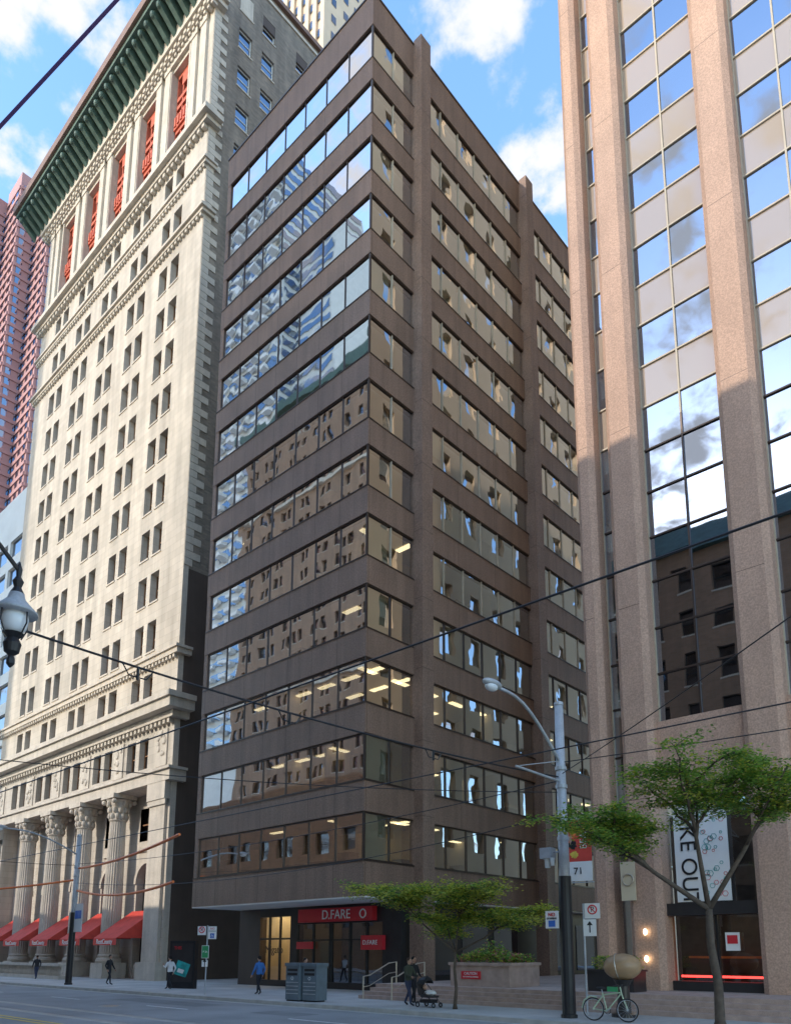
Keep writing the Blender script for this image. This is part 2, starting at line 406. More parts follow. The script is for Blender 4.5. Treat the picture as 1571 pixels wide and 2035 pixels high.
# ground floor
b.box('soffit','soffit',XL+.02,XC-.02,YF+.02,28.5,4.70,4.765)
GY=28.5
G=Frame(b,(-40.1,GY,0),(1,0,0),(0,-1,0))
def gx(x): return x+40.1
for (x0,x1,mm) in ((-40.1,-38,'darkpanel'),(-35.1,-34.5,'darkbase'),(-27.6,-26.6,'darkbase')):
    G.box('shop_piers',mm,gx(x0),gx(x1),.15,4.7,0,.5)
G.quad('shop_windows','glass_shop',gx(-38),gx(-35.1),.5,4.2,.1)
G.box('shop_piers','darkbase',gx(-38),gx(-35.1),4.2,4.7,0,.4); G.box('shop_piers','darkbase',gx(-38),gx(-35.1),.15,.5,0,.4)
G.quad('shop_windows','glass_d',gx(-34.5),gx(-27.6),.5,3.7,.1)
G.box('shop_piers','darkbase',gx(-34.5),gx(-27.6),3.7,4.7,0,.4); G.box('shop_piers','darkbase',gx(-34.5),gx(-27.6),.15,.5,0,.4)
for x in (-37.1,-36.1,-33.1,-31.7,-31.55,-30.1,-28.8):
    G.box('shop_frames','black',gx(x)-.05,gx(x)+.05,.5,4.2 if x<-35 else 3.7,.02,.14)
G.box('shop_frames','black',gx(-38),gx(-35.1),2.85,2.95,.02,.15)
G.box('shop_frames','black',gx(-34.5),gx(-27.6),2.75,2.83,.02,.15)
b.box('shop_sign','red',-34.0,-28.0,GY-.35,GY-.02,3.78,4.52)
b.text('shop_lettering','white','D.FARE',(-30.8,GY-.37,4.14),.72)
b.torus('shop_mark','white',(-28.7,GY-.37,4.15),(0,1,0),.22,.04,16,5)
b.box('small_sign','red',-28.9,-27.35,GY-.3,GY-.03,2.25,3.0)
b.text('small_sign_lettering','white','D.FARE',(-28.2,GY-.32,2.62),.34)
b.box('small_sign','red',-34.4,-33.0,GY-.1,GY-.03,2.3,2.7)
b.text('window_lettering','black','Migato',(-36.5,GY-.06,2.25),.62)
b.face('shop_interior','inwall',[(-38,GY+4,.15),(-35.1,GY+4,.15),(-35.1,GY+4,4.7),(-38,GY+4,4.7)])
b.box('shop_interior','inwall',-38.1,-38,GY+.5,GY+4,.15,4.7); b.box('shop_interior','inwall',-35.1,-35.0,GY+.5,GY+4,.15,4.7)
b.face('shop_interior','ceil',[(-40,GY+.4,4.6),(-27,GY+.4,4.6),(-27,GY+6,4.6),(-40,GY+6,4.6)])
b.face('shop_interior','infloor',[(-40,GY+.1,.17),(-27,GY+.1,.17),(-27,GY+6,.17),(-40,GY+6,.17)])
b.face('shop_interior','inwall',[(-35,GY+6,.15),(-27,GY+6,.15),(-27,GY+6,4.7),(-35,GY+6,4.7)])
for x in (-37.6,-36.6,-35.8): b.box('shop_lights','shoplamp',x,x+.35,GY+1.2,GY+2.6,4.5,4.55)
for x in (-33.5,-31.2,-29.2): b.box('shop_lights','shoplamp',x,x+.2,GY+2.2,GY+2.5,4.3,4.5)
for x in (-34,-32.4,-31,-29.5,-28.4): b.box('shop_furniture','furn',x,x+.9,GY+1.5,GY+2.2,.17,U(1,1.5))
b.box('ground_walls','darkbase',-26.6,-26.3,GY,YE-.5,.15,4.7)
b.box('soffit','soffit',-26.3,XC-.02,28.51,YE-.5,4.70,4.765)
for y in (30.5,33.5,36.5,43,46): b.box('shop_windows','glass_d',-26.3,-26.26,y,y+2.4,.9,3.9)
b.done()

# ------------------------------------------------------------ STONE BUILDING
s=B('limestone_bank_building')
SX0,SX1,SY=-82.0,-48.4,28.0
bays=[-53.6-5.7*k for k in range(5)]
F=Frame(s,(SX0,SY,0),(1,0,0),(0,-1,0))
def su(x): return x-SX0
pairs=[]
for c in sorted(bays):
    pairs+= [(su(c)-1.62,su(c)-.3),(su(c)+.3,su(c)+1.62)]
rows=[(21.3,23.4)]+[(25.3+4.2*i,27.85+4.2*i) for i in range(9)]
F.facade('stone','glass_d','woodf',pairs,rows,0,su(SX1),20.6,62.6,depth=.6,fr=.08,sill='stonep',blinds=.12)
F.facade('stone','glass_d','woodf',pairs,[(64.1,66.4),(69.0,70.9)],0,su(SX1),62.6,72.2,depth=.6,fr=.08,sill='stonep',blinds=.12)
F.facade('stone','glass_d','woodf',pairs,[(15.8,18.2)],0,su(SX1),15.2,19.0,depth=.5,fr=.08,blinds=.12)
for x in [SX1-1.5]+[-56.45-5.7*k for k in range(4)]+[SX0+1.5]:
    s.box('carved_panels','stonep',x-.75,x+.75,SY-.1,SY-.002,15.6,18.4)
    for k in range(10):
        s.ellip('carved_panels','stonep',(x+U(-.5,.5),SY-.12,16+U(0,2.1)),(U(.12,.25),.1,U(.12,.3)),8,6)
def ledge(z0,z1,d,mat='stonep',dent=None,ext=0):
    s.box('cornices',mat,SX0-d,SX1+d+ext,SY-d,SY-.003,z0,z1)
    s.box('cornices',mat,SX1+.003,SX1+d+ext,SY-.003,SY+.9,z0,z1)
    if dent:
        n=int((SX1-SX0+2*d)/dent)
        for k in range(n):
            x=SX0-d+.1+k*dent; s.box('dentils',mat,x,x+dent*.5,SY-d*.8,SY-.004,z0-dent*.55,z0-.002)
ledge(14.3,15.1,.45); ledge(15.1,15.3,.65)
ledge(19.0,19.5,.5,dent=.6); ledge(19.5,20.2,1.15); ledge(20.2,20.6,1.35)
ledge(24.0,24.4,.35,dent=.5); ledge(24.4,24.6,.5)
ledge(62.7,63.0,.3,dent=.55); ledge(63.0,63.25,.5)
ledge(67.6,67.9,.25,dent=.5); ledge(67.9,68.1,.4)
ledge(71.6,72.0,.5,dent=.7); ledge(72.0,72.5,.9)
cu=[(su(c)-1.5,su(c)+1.5) for c in sorted(bays)]
F.quad('walls','stone',0,su(SX1),72.2,73.2)
F.facade('stone','glass_d',None,cu,[(73.2,83.2)],0,su(SX1),73.2,86,depth=.9,bars=0,blinds=0)
for (p,q) in cu:
    for uu in (p,p+.95,q-1.07,q-.12): F.box('red_bay_frames','redmetal',uu,uu+.16,73.2,83.2,.5,.85)
    for zz in (73.2,75.6,76.5,79.3,80.2,82.8): F.box('red_bay_frames','redmetal',p+.17,q-.17,zz,zz+.4,.45,.86)
    F.box('red_bay_frames','redmetal',p+.1,q-.1,76.9,78.3,.3,.8)
    for k in range(5): F.box('red_bay_frames','redmetal',p+.3+k*.5,p+.55+k*.5,77.1,78.1,.2,.3)
    F.box('red_bay_frames','redmetal',p+.9,q-.9,73.6,74.3,.25,.8)
    F.box('red_bay_frames','redmetal',p+.9,q-.9,81.6,82.79,.45,.8)
    F.box('bay_surrounds','stonep',p-.25,p,72.6,83.6,-.18,.02); F.box('bay_surrounds','stonep',q,q+.25,72.6,83.6,-.18,.02)
    F.box('bay_surrounds','stonep',p-.35,q+.35,83.6,84.1,-.3,.02)
for x in [SX1-1.3,SX1-2.8]+[-56.45-5.7*k+d for k in range(4) for d in (-.8,.8)]+[SX0+1.3,SX0+2.8]:
    s.box('pilasters','stonep',x-.45,x+.45,SY-.25,SY-.002,73.0,84.2); s.box('pilasters','stonep',x-.55,x+.55,SY-.33,SY-.251,83.4,84.15)
ledge(84.3,84.8,.6,dent=.6)
ledge(84.8,86.2,.9,'stonep',dent=.8)
s.box('great_cornice','copper',SX0-3,SX1+.1,SY-3.0,SY-.02,87.2,87.7)
s.box('great_cornice','copperd',SX0-3.3,SX1+.2,SY-3.3,SY-.02,87.7,88.7)
x=SX0-2.6
while x<SX1-.5:
    s.hexa('brackets','copper',[(x,SY-2.6,86.6),(x+.45,SY-2.6,86.6),(x+.45,SY-.9,85.2),(x,SY-.9,85.2),(x,SY-2.6,87.199),(x+.45,SY-2.6,87.199),(x+.45,SY-.9,87.199),(x,SY-.9,87.199)])
    s.ellip('brackets','copper',(x+.22,SY-2.62,86.8),(.26,.26,.34),8,6)
    x+=1.1
s.box('attic','stonep',SX0,SX1-.01,SY+.01,SY+5,86,91)
for (x0,x1) in ((SX1-2.7,SX1-.01),(SX0+.01,SX0+2.7)):
    s.box('walls','stone',x0,x1,SY,SY+1.5,.15,14.3)
    s.box('pilasters','stonep',x0+.3,x1-.3,SY-.22,SY-.002,1.4,12.6)
    s.box('pilasters','stonep',x0+.1,x1-.1,SY-.35,SY-.221,12.6,13.0); s.box('pilasters','stonep',x0+.1,x1-.1,SY-.42,SY-.001,13.0,14.3)
    s.box('pilasters','stonep',x0+.05,x1+.1,SY-.5,SY-.003,.15,1.4)
WY=SY+1.45
for c in bays:
    x0=c-2.85;x1=c+2.85; r=1.55; zs=7.3
    A=Frame(s,(0,WY,0),(1,0,0),(0,-1,0))
    A.quad('walls','stone',x0,c-r,.15,14.3); A.quad('walls','stone',c+r,x1,.15,14.3)
    n=12; pts=[(c+r*math.cos(math.pi*(1-k/n)),zs+r*math.sin(math.pi*(1-k/n))) for k in range(n+1)]
    for k in range(n):
        (a0,h0),(a1,h1)=pts[k],pts[k+1]
        s.face('walls','stone',[A.P(a0,h0),A.P(a1,h1),A.P(a1,10.2),A.P(a0,10.2)])
        s.face('walls','stonep',[A.P(a0,h0),A.P(a1,h1),A.P(a1,h1,.8),A.P(a0,h0,.8)])
        R2=r+.3
        q0=(c+R2*math.cos(math.pi*(1-k/n)),zs+R2*math.sin(math.pi*(1-k/n))); q1=(c+R2*math.cos(math.pi*(1-(k+1)/n)),zs+R2*math.sin(math.pi*(1-(k+1)/n)))
        s.hexa('arch_trim','stonep',[A.P(a0,h0,-.12),A.P(a1,h1,-.12),A.P(a1,h1,0.001),A.P(a0,h0,0.001),A.P(q0[0],q0[1],-.12),A.P(q1[0],q1[1],-.12),A.P(q1[0],q1[1],.001),A.P(q0[0],q0[1],.001)])
        s.face('windows','glass_d',[A.P(a0,zs,.75),A.P(a1,zs,.75),A.P(a1,h1,.75),A.P(a0,h0,.75)])
    A.quad('windows','glass_d',c-r,c+r,1.2,zs,.75); A.quad('rooms','furn',c-r,c+r,.15,zs+1.6,1.3)
    A.box('sills','stonep',c-r,c+r,.15,1.2,.1,.8)
    for uu in (c-r,c-.06,c+r-.12): A.box('window_frames','black',uu,uu+.12,1.2,zs+.9,.6,.74)
    for zz in (4.6,zs): A.box('window_frames','black',c-r+.13,c+r-.13,zz,zz+.12,.62,.73)
    s.face('walls','stonep',[A.P(c-r,.15),A.P(c-r,zs),A.P(c-r,zs,.8),A.P(c-r,.15,.8)]); s.face('walls','stonep',[A.P(c+r,.15),A.P(c+r,zs),A.P(c+r,zs,.8),A.P(c+r,.15,.8)])
    A.quad('walls','stone',c-r,c+r,13.2,14.3); A.quad('walls','stone',c-.3,c+.3,10.2,13.2); 
    for (p,q) in ((c-r,c-.3),(c+.3,c+r)):
        A.quad('windows','glass_d',p,q,10.6,13.2,.3); A.quad('walls','stonep',p,q,10.2,10.6); A.quad('rooms','furn',p,q,10.6,13.2,.6)
        A.box('window_frames','woodf',p,q,11.9,12.0,.2,.29)
    A.box('carved_panels','stonep',c-1.5,c+1.5,9.75,10.15,-.15,.001)
    aw=1.75
    s.mesh('awnings','redcloth',[(c-aw,WY-.1,5.2),(c+aw,WY-.1,5.2),(c+aw,SY-1.6,3.1),(c-aw,SY-1.6,3.1),(c+aw,SY-1.6,2.6),(c-aw,SY-1.6,2.6),(c-aw,WY-.1,3.1),(c+aw,WY-.1,3.1)],
        [(0,1,2,3),(3,2,4,5),(0,3,6),(1,7,2)])
    s.text('awning_lettering','white','RestCounty',(c,SY-1.62,2.84),.5)
s.box('ceiling','stonep',SX0+.02,SX1-.02,SY+.01,SY+1.5,14.28,14.299)
for k in range(4):
    cx=-56.45-5.7*k; cy=SY+.25
    s.box('column_plinths','stonep',cx-.95,cx+.95,cy-.95,cy+.95,.15,1.3)
    s.lathe('columns','stonep',(cx,cy,0),[(1.3,.9),(1.45,.95),(1.6,.9),(1.7,.78),(1.85,.84),(1.95,.74)],32)
    s.lathe('columns','stonep',(cx,cy,0),[(1.95,.72),(6,.71),(12.2,.6)],48,.09)
    s.lathe('capitals','stonep',(cx,cy,0),[(12.2,.62),(12.3,.7),(12.4,.6),(13.2,.66),(13.7,.82),(13.9,1.0)],24)
    for ring,(zz,rr,nn) in enumerate(((12.6,.66,10),(13.1,.72,10),(13.6,.85,8))):
        for i in range(nn):
            a=2*math.pi*(i+.5*ring)/nn
            s.ellip('capitals','stonep',(cx+rr*math.cos(a),cy+rr*math.sin(a),zz),(.15,.15,.26),7,6)
    for dx in (-.82,.82):
        for dy in (-.82,.82): s.ellip('capitals','stonep',(cx+dx,cy+dy,13.72),(.22,.22,.2),8,6)
    s.box('capitals','stonep',cx-1.02,cx+1.02,cy-1.02,cy+.95,13.95,14.299)
E=Frame(s,(SX1,SY,0),(0,1,0),(1,0,0))
E.quad('walls','stonep',0,.45,.15,91)
E.quad('lower_wall','darkpanel',.45,40,.15,31)
wins=[(2.55,3.95),(5.05,6.45),(9,10.4),(11.5,12.9),(15.4,16.8),(18,19.4),(22,23.4),(24.5,25.9)]
rr=[(31.0+1.3+4.2*i,31.0+3.5+4.2*i) for i in range(14)]
E.facade('greybrick','glass_r','whitep',wins,rr,.45,40,31,92,depth=.25,fr=.08,sill='stonep')
z=31.2;k=0
while z<85:
    E.box('quoins','stonep',.0,1.35 if k%2 else .7,z,z+.58,-.06,.05); z+=.62;k+=1
E.box('cornices','copperd',5,40.3,92,92.5,-.35,.5)
E.box('cornices','stonep',5,40.3,91.2,91.5,-.12,.1)
s.box('roof','darkpanel',SX0,SX1-.02,SY+5,SY+40,88,91.9)
s.box('walls','greybrick',SX0,SX0+.3,SY+.01,SY+40,0,86); s.box('walls','greybrick',SX0+.3,SX1-.01,SY+39.7,SY+40,0,91.9)
s.done()

# ------------------------------------------------------------ RIGHT GRANITE BUILDING
t=B('pink_granite_office_building')
TX,TY,TG=-14.8,27.3,28.1; TH=96
def pier(x0,x1,y0=TY,z0=.75,z1=TH):
    c=.22
    t.prism('piers','granite',[(x0,TG+.3),(x0,y0+c),(x0+c,y0),(x1-c,y0),(x1,y0+c),(x1,TG+.3)],z0,z1)
TF=Frame(t,(0,TG,0),(1,0,0),(0,-1,0))
pier(-14.8,-13.95); 
piers=[(-13.3,-11.95)]+[(-8.6+4.75*k,-7.15+4.75*k) for k in range(4)]
for p in piers: pier(*p)
for p in [(-14.8,-13.95)]+piers:
    for z in range(8,96,8): t.box('granite_joints','bronze',p[0]+.22,p[1]-.22,TY-.002,TY+.1,z,z+.018)
def bay(x0,x1,cols,z0=11.1,first=False):
    z=z0;k=0
    w=(x1-x0)/cols
    while z<TH:
        vis=(k%2==0)
        h=2.05 if vis else 1.95
        for c in range(cols):
            TF.quad('vision_glass' if vis or z<24 else 'spandrel_glass','glass_r' if vis or z<24 else 'spandglass',x0+c*w,x0+(c+1)*w,z,z+h,0,.010)
        TF.box('mullions','lightmull' if z>24 else 'bronze',x0,x1,z-.035,z+.035,-.07,.05)
        z+=h;k+=1
    for c in range(1,cols): TF.box('mullions','lightmull',x0+c*w-.035,x0+c*w+.035,24.1,TH,-.071,.05); TF.box('mullions','bronze',x0+c*w-.035,x0+c*w+.035,z0,24.1,-.071,.05)
    for xx in (x0,x1): TF.box('mullions','lightmull',xx-.05,xx+.05,z0,TH,-.072,.05)
bay(-13.95,-13.3,1,6.0)
for k in range(4):
    a=piers[k][1]; c=piers[k+1][0]
    bay(a,c,2)
    TF.box('walls','granite',a,c,7.8,11.1,-.3,.3)
    TF.quad('shop_windows','glass_shop',a,c,3.95,7.8,.1)
    TF.quad('shop_windows','glass_shop',a,c,1.1,3.5,.1)
    TF.box('walls','darkbase',a,c,3.5,3.95,-.35,.3); TF.box('walls','darkbase',a,c,.75,1.1,-.2,.3)
    TF.box('mullions','black',(a+c)/2-.04,(a+c)/2+.04,1.1,3.5,.0,.15); TF.box('mullions','black',(a+c)/2-.04,(a+c)/2+.04,3.95,7.8,.0,.15)
    TF.box('led_strip','neonred',a+.1,c-.1,1.22,1.3,.4,.46)
    TF.box('counter','furn',a,c,1.75,1.9,.6,1.4); TF.box('counter','orange',a+.3,c-.3,1.92,2.0,.7,1.2)
TF.quad('shop_windows','glass_d',-13.95,-13.3,.75,6,.1)
t.face('shop_interior','furn',[(-13,31,.75),(8,31,.75),(8,31,7.8),(-13,31,7.8)])
t.face('shop_interior','infloor',[(-13,28.4,.76),(8,28.4,.76),(8,31,.76),(-13,31,.76)])
t.face('shop_interior','ceil',[(-13,28.4,3.7),(8,28.4,3.7),(8,31,3.7),(-13,31,3.7)])
for x in (-10.8,-9.6,-5,-2): t.box('shop_lights','shoplamp',x,x+.3,29.5,29.8,3.6,3.65)
t.box('walls','furn',-13.3,8,28.8,28.9,11.1,TH)
t.box('window_banner','white',-11.6,-9.6,TG-.14,TG-.1,4.0,7.75)
t.text('banner_lettering','black','TAKE OUT',(-11.1,TG-.16,5.9),.85,(math.pi/2,math.pi/2,0))
for k in range(34):
    x=-10.15+U(-.4,.4); z=U(4.2,7.5); t.torus('banner_pattern','teal' if k%3 else 'redcloth',(x,TG-.15,z),(0,1,0),U(.04,.12),.01,6,4)
t.box('poster','white',-9.95,-9.45,TG-.1,TG-.06,2.2,2.85); t.box('poster','red',-9.88,-9.52,TG-.12,TG-.101,2.45,2.75)
W=Frame(t,(TX,TG+.3,0),(0,1,0),(-1,0,0))
wu=[(1.5+3.6*k+.0,1.5+3.6*k+1.4) for k in range(12)]
wz=[(6+3.95*k,8.4+3.95*k) for k in range(22)]
W.facade('beige','glass_r','lightmull',wu,wz,0,46,.75,TH,depth=.35,fr=.06,bars=0)
t.box('roof','granite',TX+.01,11,TG+.31,TG+46,TH-.5,TH-.01)
t.box('walls','granite',7.2,11,TG,TG+.3,.75,TH)
for z in (1.9,2.9): t.ellip('wall_lamp','shoplamp',(-12.6,TY-.12,z),(.07,.08,.12))
t.torus('round_sign','brass',(-13.2,TY-.12,4.9),(0,1,0),.22,.03); t.box('round_sign','inwall',-13.5,-12.9,TY-.1,TY-.06,4.1,5.6)
t.done()

# ------------------------------------------------------------ BACKGROUND BUILDINGS
r=B('red_granite_skyscraper')
def ribbed(b,x0,x1,y0,z1,step=4.2,wall='redgran',depth=30,zstep=3.9,z0=0,gl='glass_r'):
    b.box('walls',wall,x0,x1,y0,y0+depth,z0,z1)
    x=x0+1
    while x<x1-1:
        b.box('window_strips',gl,x,x+step*.42,y0-.25,y0-.02,z0,z1-5); 
        x+=step
    z=z0+zstep
    while z<z1-5:
        b.box('spandrels',wall,x0+.2,x1-.2,y0-.4,y0-.01,z,z+1.3)
        z+=zstep
    y=y0+1
    while y<y0+depth-1:
        b.box('window_strips',gl,x1+.02,x1+.25,y,y+step*.42,z0,z1-5); y+=step
    z=z0+zstep
    while z<z1-5:
        b.box('spandrels',wall,x1+.01,x1+.4,y0+.2,y0+depth-.2,z,z+1.3); z+=zstep
for (x0,x1,y0,z) in ((-238,-226,86,262),(-250,-238,80,268),(-262,-250,74,272),(-276,-262,68,268),(-300,-276,62,268)):
    ribbed(r,x0,x1,y0,z,4.0)
r.done()
w=B('white_office_building')
WF=Frame(w,(-135,31,0),(1,0,0),(0,-1,0))
w.box('core','whitep',-134.8,-90.1,31.4,58,0,57)
WF.facade('whitep','glass_d','whitep',[(1+4.4*k,1+4.4*k+3.6) for k in range(10)],[(4+3.8*k,6.4+3.8*k) for k in range(13)],0,45,0,58,depth=.28,bars=0,fr=.05)
WE=Frame(w,(-90,31,0),(0,1,0),(1,0,0))
WE.facade('whitep','glass_d','whitep',[(1+4.4*k,1+4.4*k+3.6) for k in range(6)],[(4+3.8*k,6.4+3.8*k) for k in range(13)],0,27,0,58,depth=.09,bars=0,fr=.05)
w.box('roof_plant','whitep',-130,-96,36,52,58,63); w.done()
o=B('beige_condominium_tower')
o.box('walls','beige',-98,-86,72,82,0,215)
for k in range(6):
    o.box('piers','beige',-98+k*2.25,-97.0+k*2.25,71.5,71.99,0,214)
for k in range(5):
    for z in range(100,214,4): o.box('windows','glass_d',-96.9+k*2.25,-95.9+k*2.25,71.8,71.95,z,z+1.7)
for z in range(100,214,4): 
    for y in (73.5,76.5,79.2): o.box('side_windows','glass_d',-86,-85.9,y,y+1.1,z,z+1.7)
o.done()
q=B('grey_office_block'); q.box('walls','whitep',-300,-142,34,60,0,40)
for z in range(5,38,4): q.box('windows','glass_d',-299,-143,33.9,33.98,z,z+2)
q.done()
# across the street
o=B('unseen_shading_hotel')  # unseen brick block, placed and sized to keep the office street face in shade
OF=Frame(o,(-34.6,-6,0),(-1,0,0),(0,1,0))
OF.facade('brownbrick','glass_d','black',[(1.2+3.5*k,2.7+3.5*k) for k in range(6)],[(5+4*k,7.4+4*k) for k in range(17)],0,22.4,0,75,depth=.4,sill='stonep')
o.box('cornice','copper',-57.2,-34.4,-6.5,-5.2,75,76.4); o.box('belt','stonep',-57.1,-34.5,-6,-5.6,60,61); o.box('belt','stonep',-57.1,-34.5,-6,-5.6,12,13)
o.box('body','brownbrick',-57,-34.61,-22,-6.5,0,75); o.done()
o=B('brown_brick_tower')
OF=Frame(o,(-108,-58,0),(-1,0,0),(0,1,0))
tw=[]
u=1.6
while u<48: tw.append((u,u+1.5)); tw.append((u+2.3,u+3.8)); u+=7.1
OF.facade('brownbrick','glass_d','black',tw,[(5+5*k,7.7+5*k) for k in range(26)],0,50,0,138,depth=.5,sill='stonep',blinds=.2)
o.box('cornice','copper',-159,-107,-59,-56,138,140.5); o.box('belt','stonep',-158.4,-107.6,-58,-57.4,113.6,114.4); o.box('belt','stonep',-158.4,-107.6,-58,-57.4,63.6,64.3)
o.box('body','brownbrick',-158,-108.01,-63,-58.9,0,138); o.done()
o=B('green_roofed_hotel')
OF=Frame(o,(4,-6,0),(-1,0,0),(0,1,0))
OF.facade('brownbrick','glass_d','black',[(1.2+3.2*k,2.7+3.2*k) for k in range(11)],[(5+4*k,7.4+4*k) for k in range(8)],0,38.2,0,37,depth=.4,sill='stonep')
o.box('body','brownbrick',-34.2,4,-30,-6.5,0,37)
o.hexa('roof','copper',[(-34.3,-30,37),(4,-30,37),(4,-5.4,37),(-34.3,-5.4,37),(-31,-27,41),(1,-27,41),(1,-9,41),(-31,-9,41)]); o.done()
o=B('brick_office_block')
OF=Frame(o,(-58,-6,0),(-1,0,0),(0,1,0))
OF.facade('brownbrick','glass_d','black',[(1.2+3.5*k,3.2+3.5*k) for k in range(24)],[(5+4*k,7.4+4*k) for k in range(4)],0,86,0,21.5,depth=.4)
o.box('body','brownbrick',-144,-58.01,-30,-6.5,0,21.4); o.done()
o=B('glass_condominium_tower')
o.box('body','whitep',-215,-160,-105,-70,0,250)
for z in range(60,250,4):
    o.box('windows','glass_r',-214.5,-160.5,-69.95,-69.7,z,z+2.2)
    o.box('side','glass_r',-159.95,-159.7,-104,-70.5,z,z+2.2)
for k in range(8):
    for z in range(60,248,4): o.box('balconies','white',-214+k*6.8,-211+k*6.8,-69.7,-68,z-.3,z+.8)
o.box('body','whitep',-160,-142,-100,-75,0,215)
for z in range(60,214,4): o.box('windows','glass_r',-159.5,-142.5,-74.95,-74.7,z,z+2.2)
o.done()

# ------------------------------------------------------------ street furniture
def arm_pole(name,x,y,H,armlen,darkbase=False,rad=.15,arm_z=None,rise=1.2):
    p=B(name,(x,y,.15))
    p.tube('shaft','galv',[(0,0,0),(0,0,H*.5),(0,0,H)],[rad*1.15,rad,rad*.85],14)
    p.lathe('base','black' if darkbase else 'galv',(0,0,0),[(0,rad*1.5),(.1,rad*1.5),(.12,rad*1.25),(4.4 if darkbase else .5,rad*1.2)],14)
    p.lathe('cap','galv',(0,0,H),[(0,rad*.95),(.1,rad*.9),(.16,.02)],12)
    az=arm_z or H*.8
    pts=[]
    for i in range(9):
        t=i/8; pts.append((0,-armlen*t**1.0,az+rise*math.sin(min(1,t*1.15)*math.pi/2)+.0))
    p.tube('lamp_arm','galv',pts,[.05]*9,8)
    e=pts[-1]
    p.ellip('luminaire','galv',(0,e[1]-.35,e[2]+.05),(.17,.45,.13)); p.ellip('lens','lampglass',(0,e[1]-.4,e[2]-.06),(.15,.26,.14))
    for z in (H*.55,H*.72,H*.78): p.lathe('bands','galv',(0,0,z),[(0,rad*1.12),(.12,rad*1.12)],14)
    return p
p=arm_pole('street_lamp',-12.45,21.2,10.1,3.4,True,.17,8.1,1.7)
p.tube('cross_arm','galv',[(0,0,7.5),(0,-2.6,7.55)],.04); p.tube('cross_arm','galv',[(0,0,8.2),(0,-2.4,7.6)],.015)
p.box('transformer_box','galv',-.75,-.35,-.25,.1,5.0,5.35); p.lathe('camera','whitep',(-.55,-.1,4.7),[(0,.08),(.3,.1)],10); p.lathe('camera','whitep',(-.3,-.2,4.75),[(0,.06),(.25,.08)],10)
p.tube('bracket','galv',[(0,0,5.2),(-.7,-.1,5.2)],.03)
p.box('sign','white',-.62,-.14,-.22,-.2,2.75,3.3); p.box('sign_mark','blue',-.5,-.26,-.235,-.221,2.8,3.0)
p.text('sign_lettering','red','NO',(-.38,-.235,3.18),.16); p.text('sign_lettering','black','STOPPING',(-.38,-.235,3.06),.08)
p.done(('shaft','lamp_arm','luminaire','lens'))
p=arm_pole('street_lamp',-47.3,21.2,9.2,4.4,True,.16,8.0,1.2)
p.box('banner','whitep',.2,1.2,-.02,.02,3.2,4.9)
p.box('banner_print','blue',.3,1.1,-.04,-.021,4.0,4.5)
for z in (3.2,4.9): p.tube('banner_rods','galv',[(0,0,z),(1.25,0,z)],.02)
p.done(('shaft','lamp_arm','luminaire','lens'))
p=B('ornate_street_lantern',(-9.95,2.2,.15))
p.lathe('post','black',(0,0,0),[(0,.3),(.2,.3),(.3,.2),(1,.14),(1.1,.17),(1.2,.1),(7.6,.07),(7.7,.12),(7.8,.02)],16)
ly=1.2
p.tube('bracket','black',[(0,0,7.2),(0,.4,7.35),(0,.9,7.25),(0,1.2,6.95)],.03); p.tube('bracket','black',[(0,0,6.6),(0,.4,6.7),(0,.7,7.0),(0,.9,7.25)],.02)
p.lathe('finial','black',(0,ly,6.75),[(-.12,.09),(-.03,.045),(.05,.07),(.12,.03),(.22,.04),(.33,.004)],12)
p.lathe('hood','galv',(0,ly,6.35),[(0,.27),(.03,.27),(.1,.2),(.2,.11),(.28,.09)],20)
p.lathe('globe','lampglass',(0,ly,6.08),[(0,.1),(.08,.15),(.2,.17),(.27,.16)],20)
p.lathe('lower_cup','black',(0,ly,5.78),[(0,.03),(.05,.09),(.16,.11),(.24,.07),(.3,.13)],16)
p.lathe('drip','black',(0,ly,5.62),[(0,.01),(.05,.05),(.12,.05),(.17,.03)],10)
for k in range(4):
    a=k*math.pi/2+.4; p.tube('cage','black',[(.13*math.cos(a),ly+.13*math.sin(a),6.05),(.21*math.cos(a),ly+.21*math.sin(a),6.2),(.2*math.cos(a),ly+.2*math.sin(a),6.36)],.01,6)
p.done(('hood','globe','post'))

def cable(name,a,c,sag,rad,mat='black',n=20):
    p=B(name); a=Vector(a); c=Vector(c); pts=[]
    for i in range(n+1):
        t=i/n; q=a.lerp(c,t); q.z-=sag*4*t*(1-t); pts.append(q)
    p.tube('wire',mat,pts,rad,6); return p,pts
p,pts=cable('overhead_span_wire',(-12.45,21.2,7.8),(-15.2,2.9,8.6),.35,.025)
for k in (6,11,15):
    q=pts[k]; p.tube('insulator','black',[q+Vector((0,0,.0)),q+Vector((0,0,-.28))],.035,6); p.tube('hanger','black',[q+Vector((0,-.35,0)),q+Vector((0,-.2,-.22)),q+Vector((0,.2,-.22)),q+Vector((0,.35,0))],.015,6)
p.done()
for (a,c,sg,rd) in (((60,7.15,6.25),(-200,7.15,6.25),.0,.014),((60,12.9,6.2),(-200,12.9,6.2),.0,.014),
    ((-12.45,21.2,7.7),(-47.3,21.2,7.6),.5,.016),((-12.45,21.2,8.3),(20,21.2,8.4),.4,.016),((-12.45,21.2,6.6),(-47.3,21.2,6.4),.9,.016),((-12.45,21.2,7.9),(10,3,9.0),.3,.014),((-47.3,21.2,7.5),(-46,2.9,8),.4,.016),((-12.45,21.2,7.3),(-25.5,2.9,7.9),.4,.014)):
    p,_=cable('overhead_wire',a,c,sg,rd); p.done()
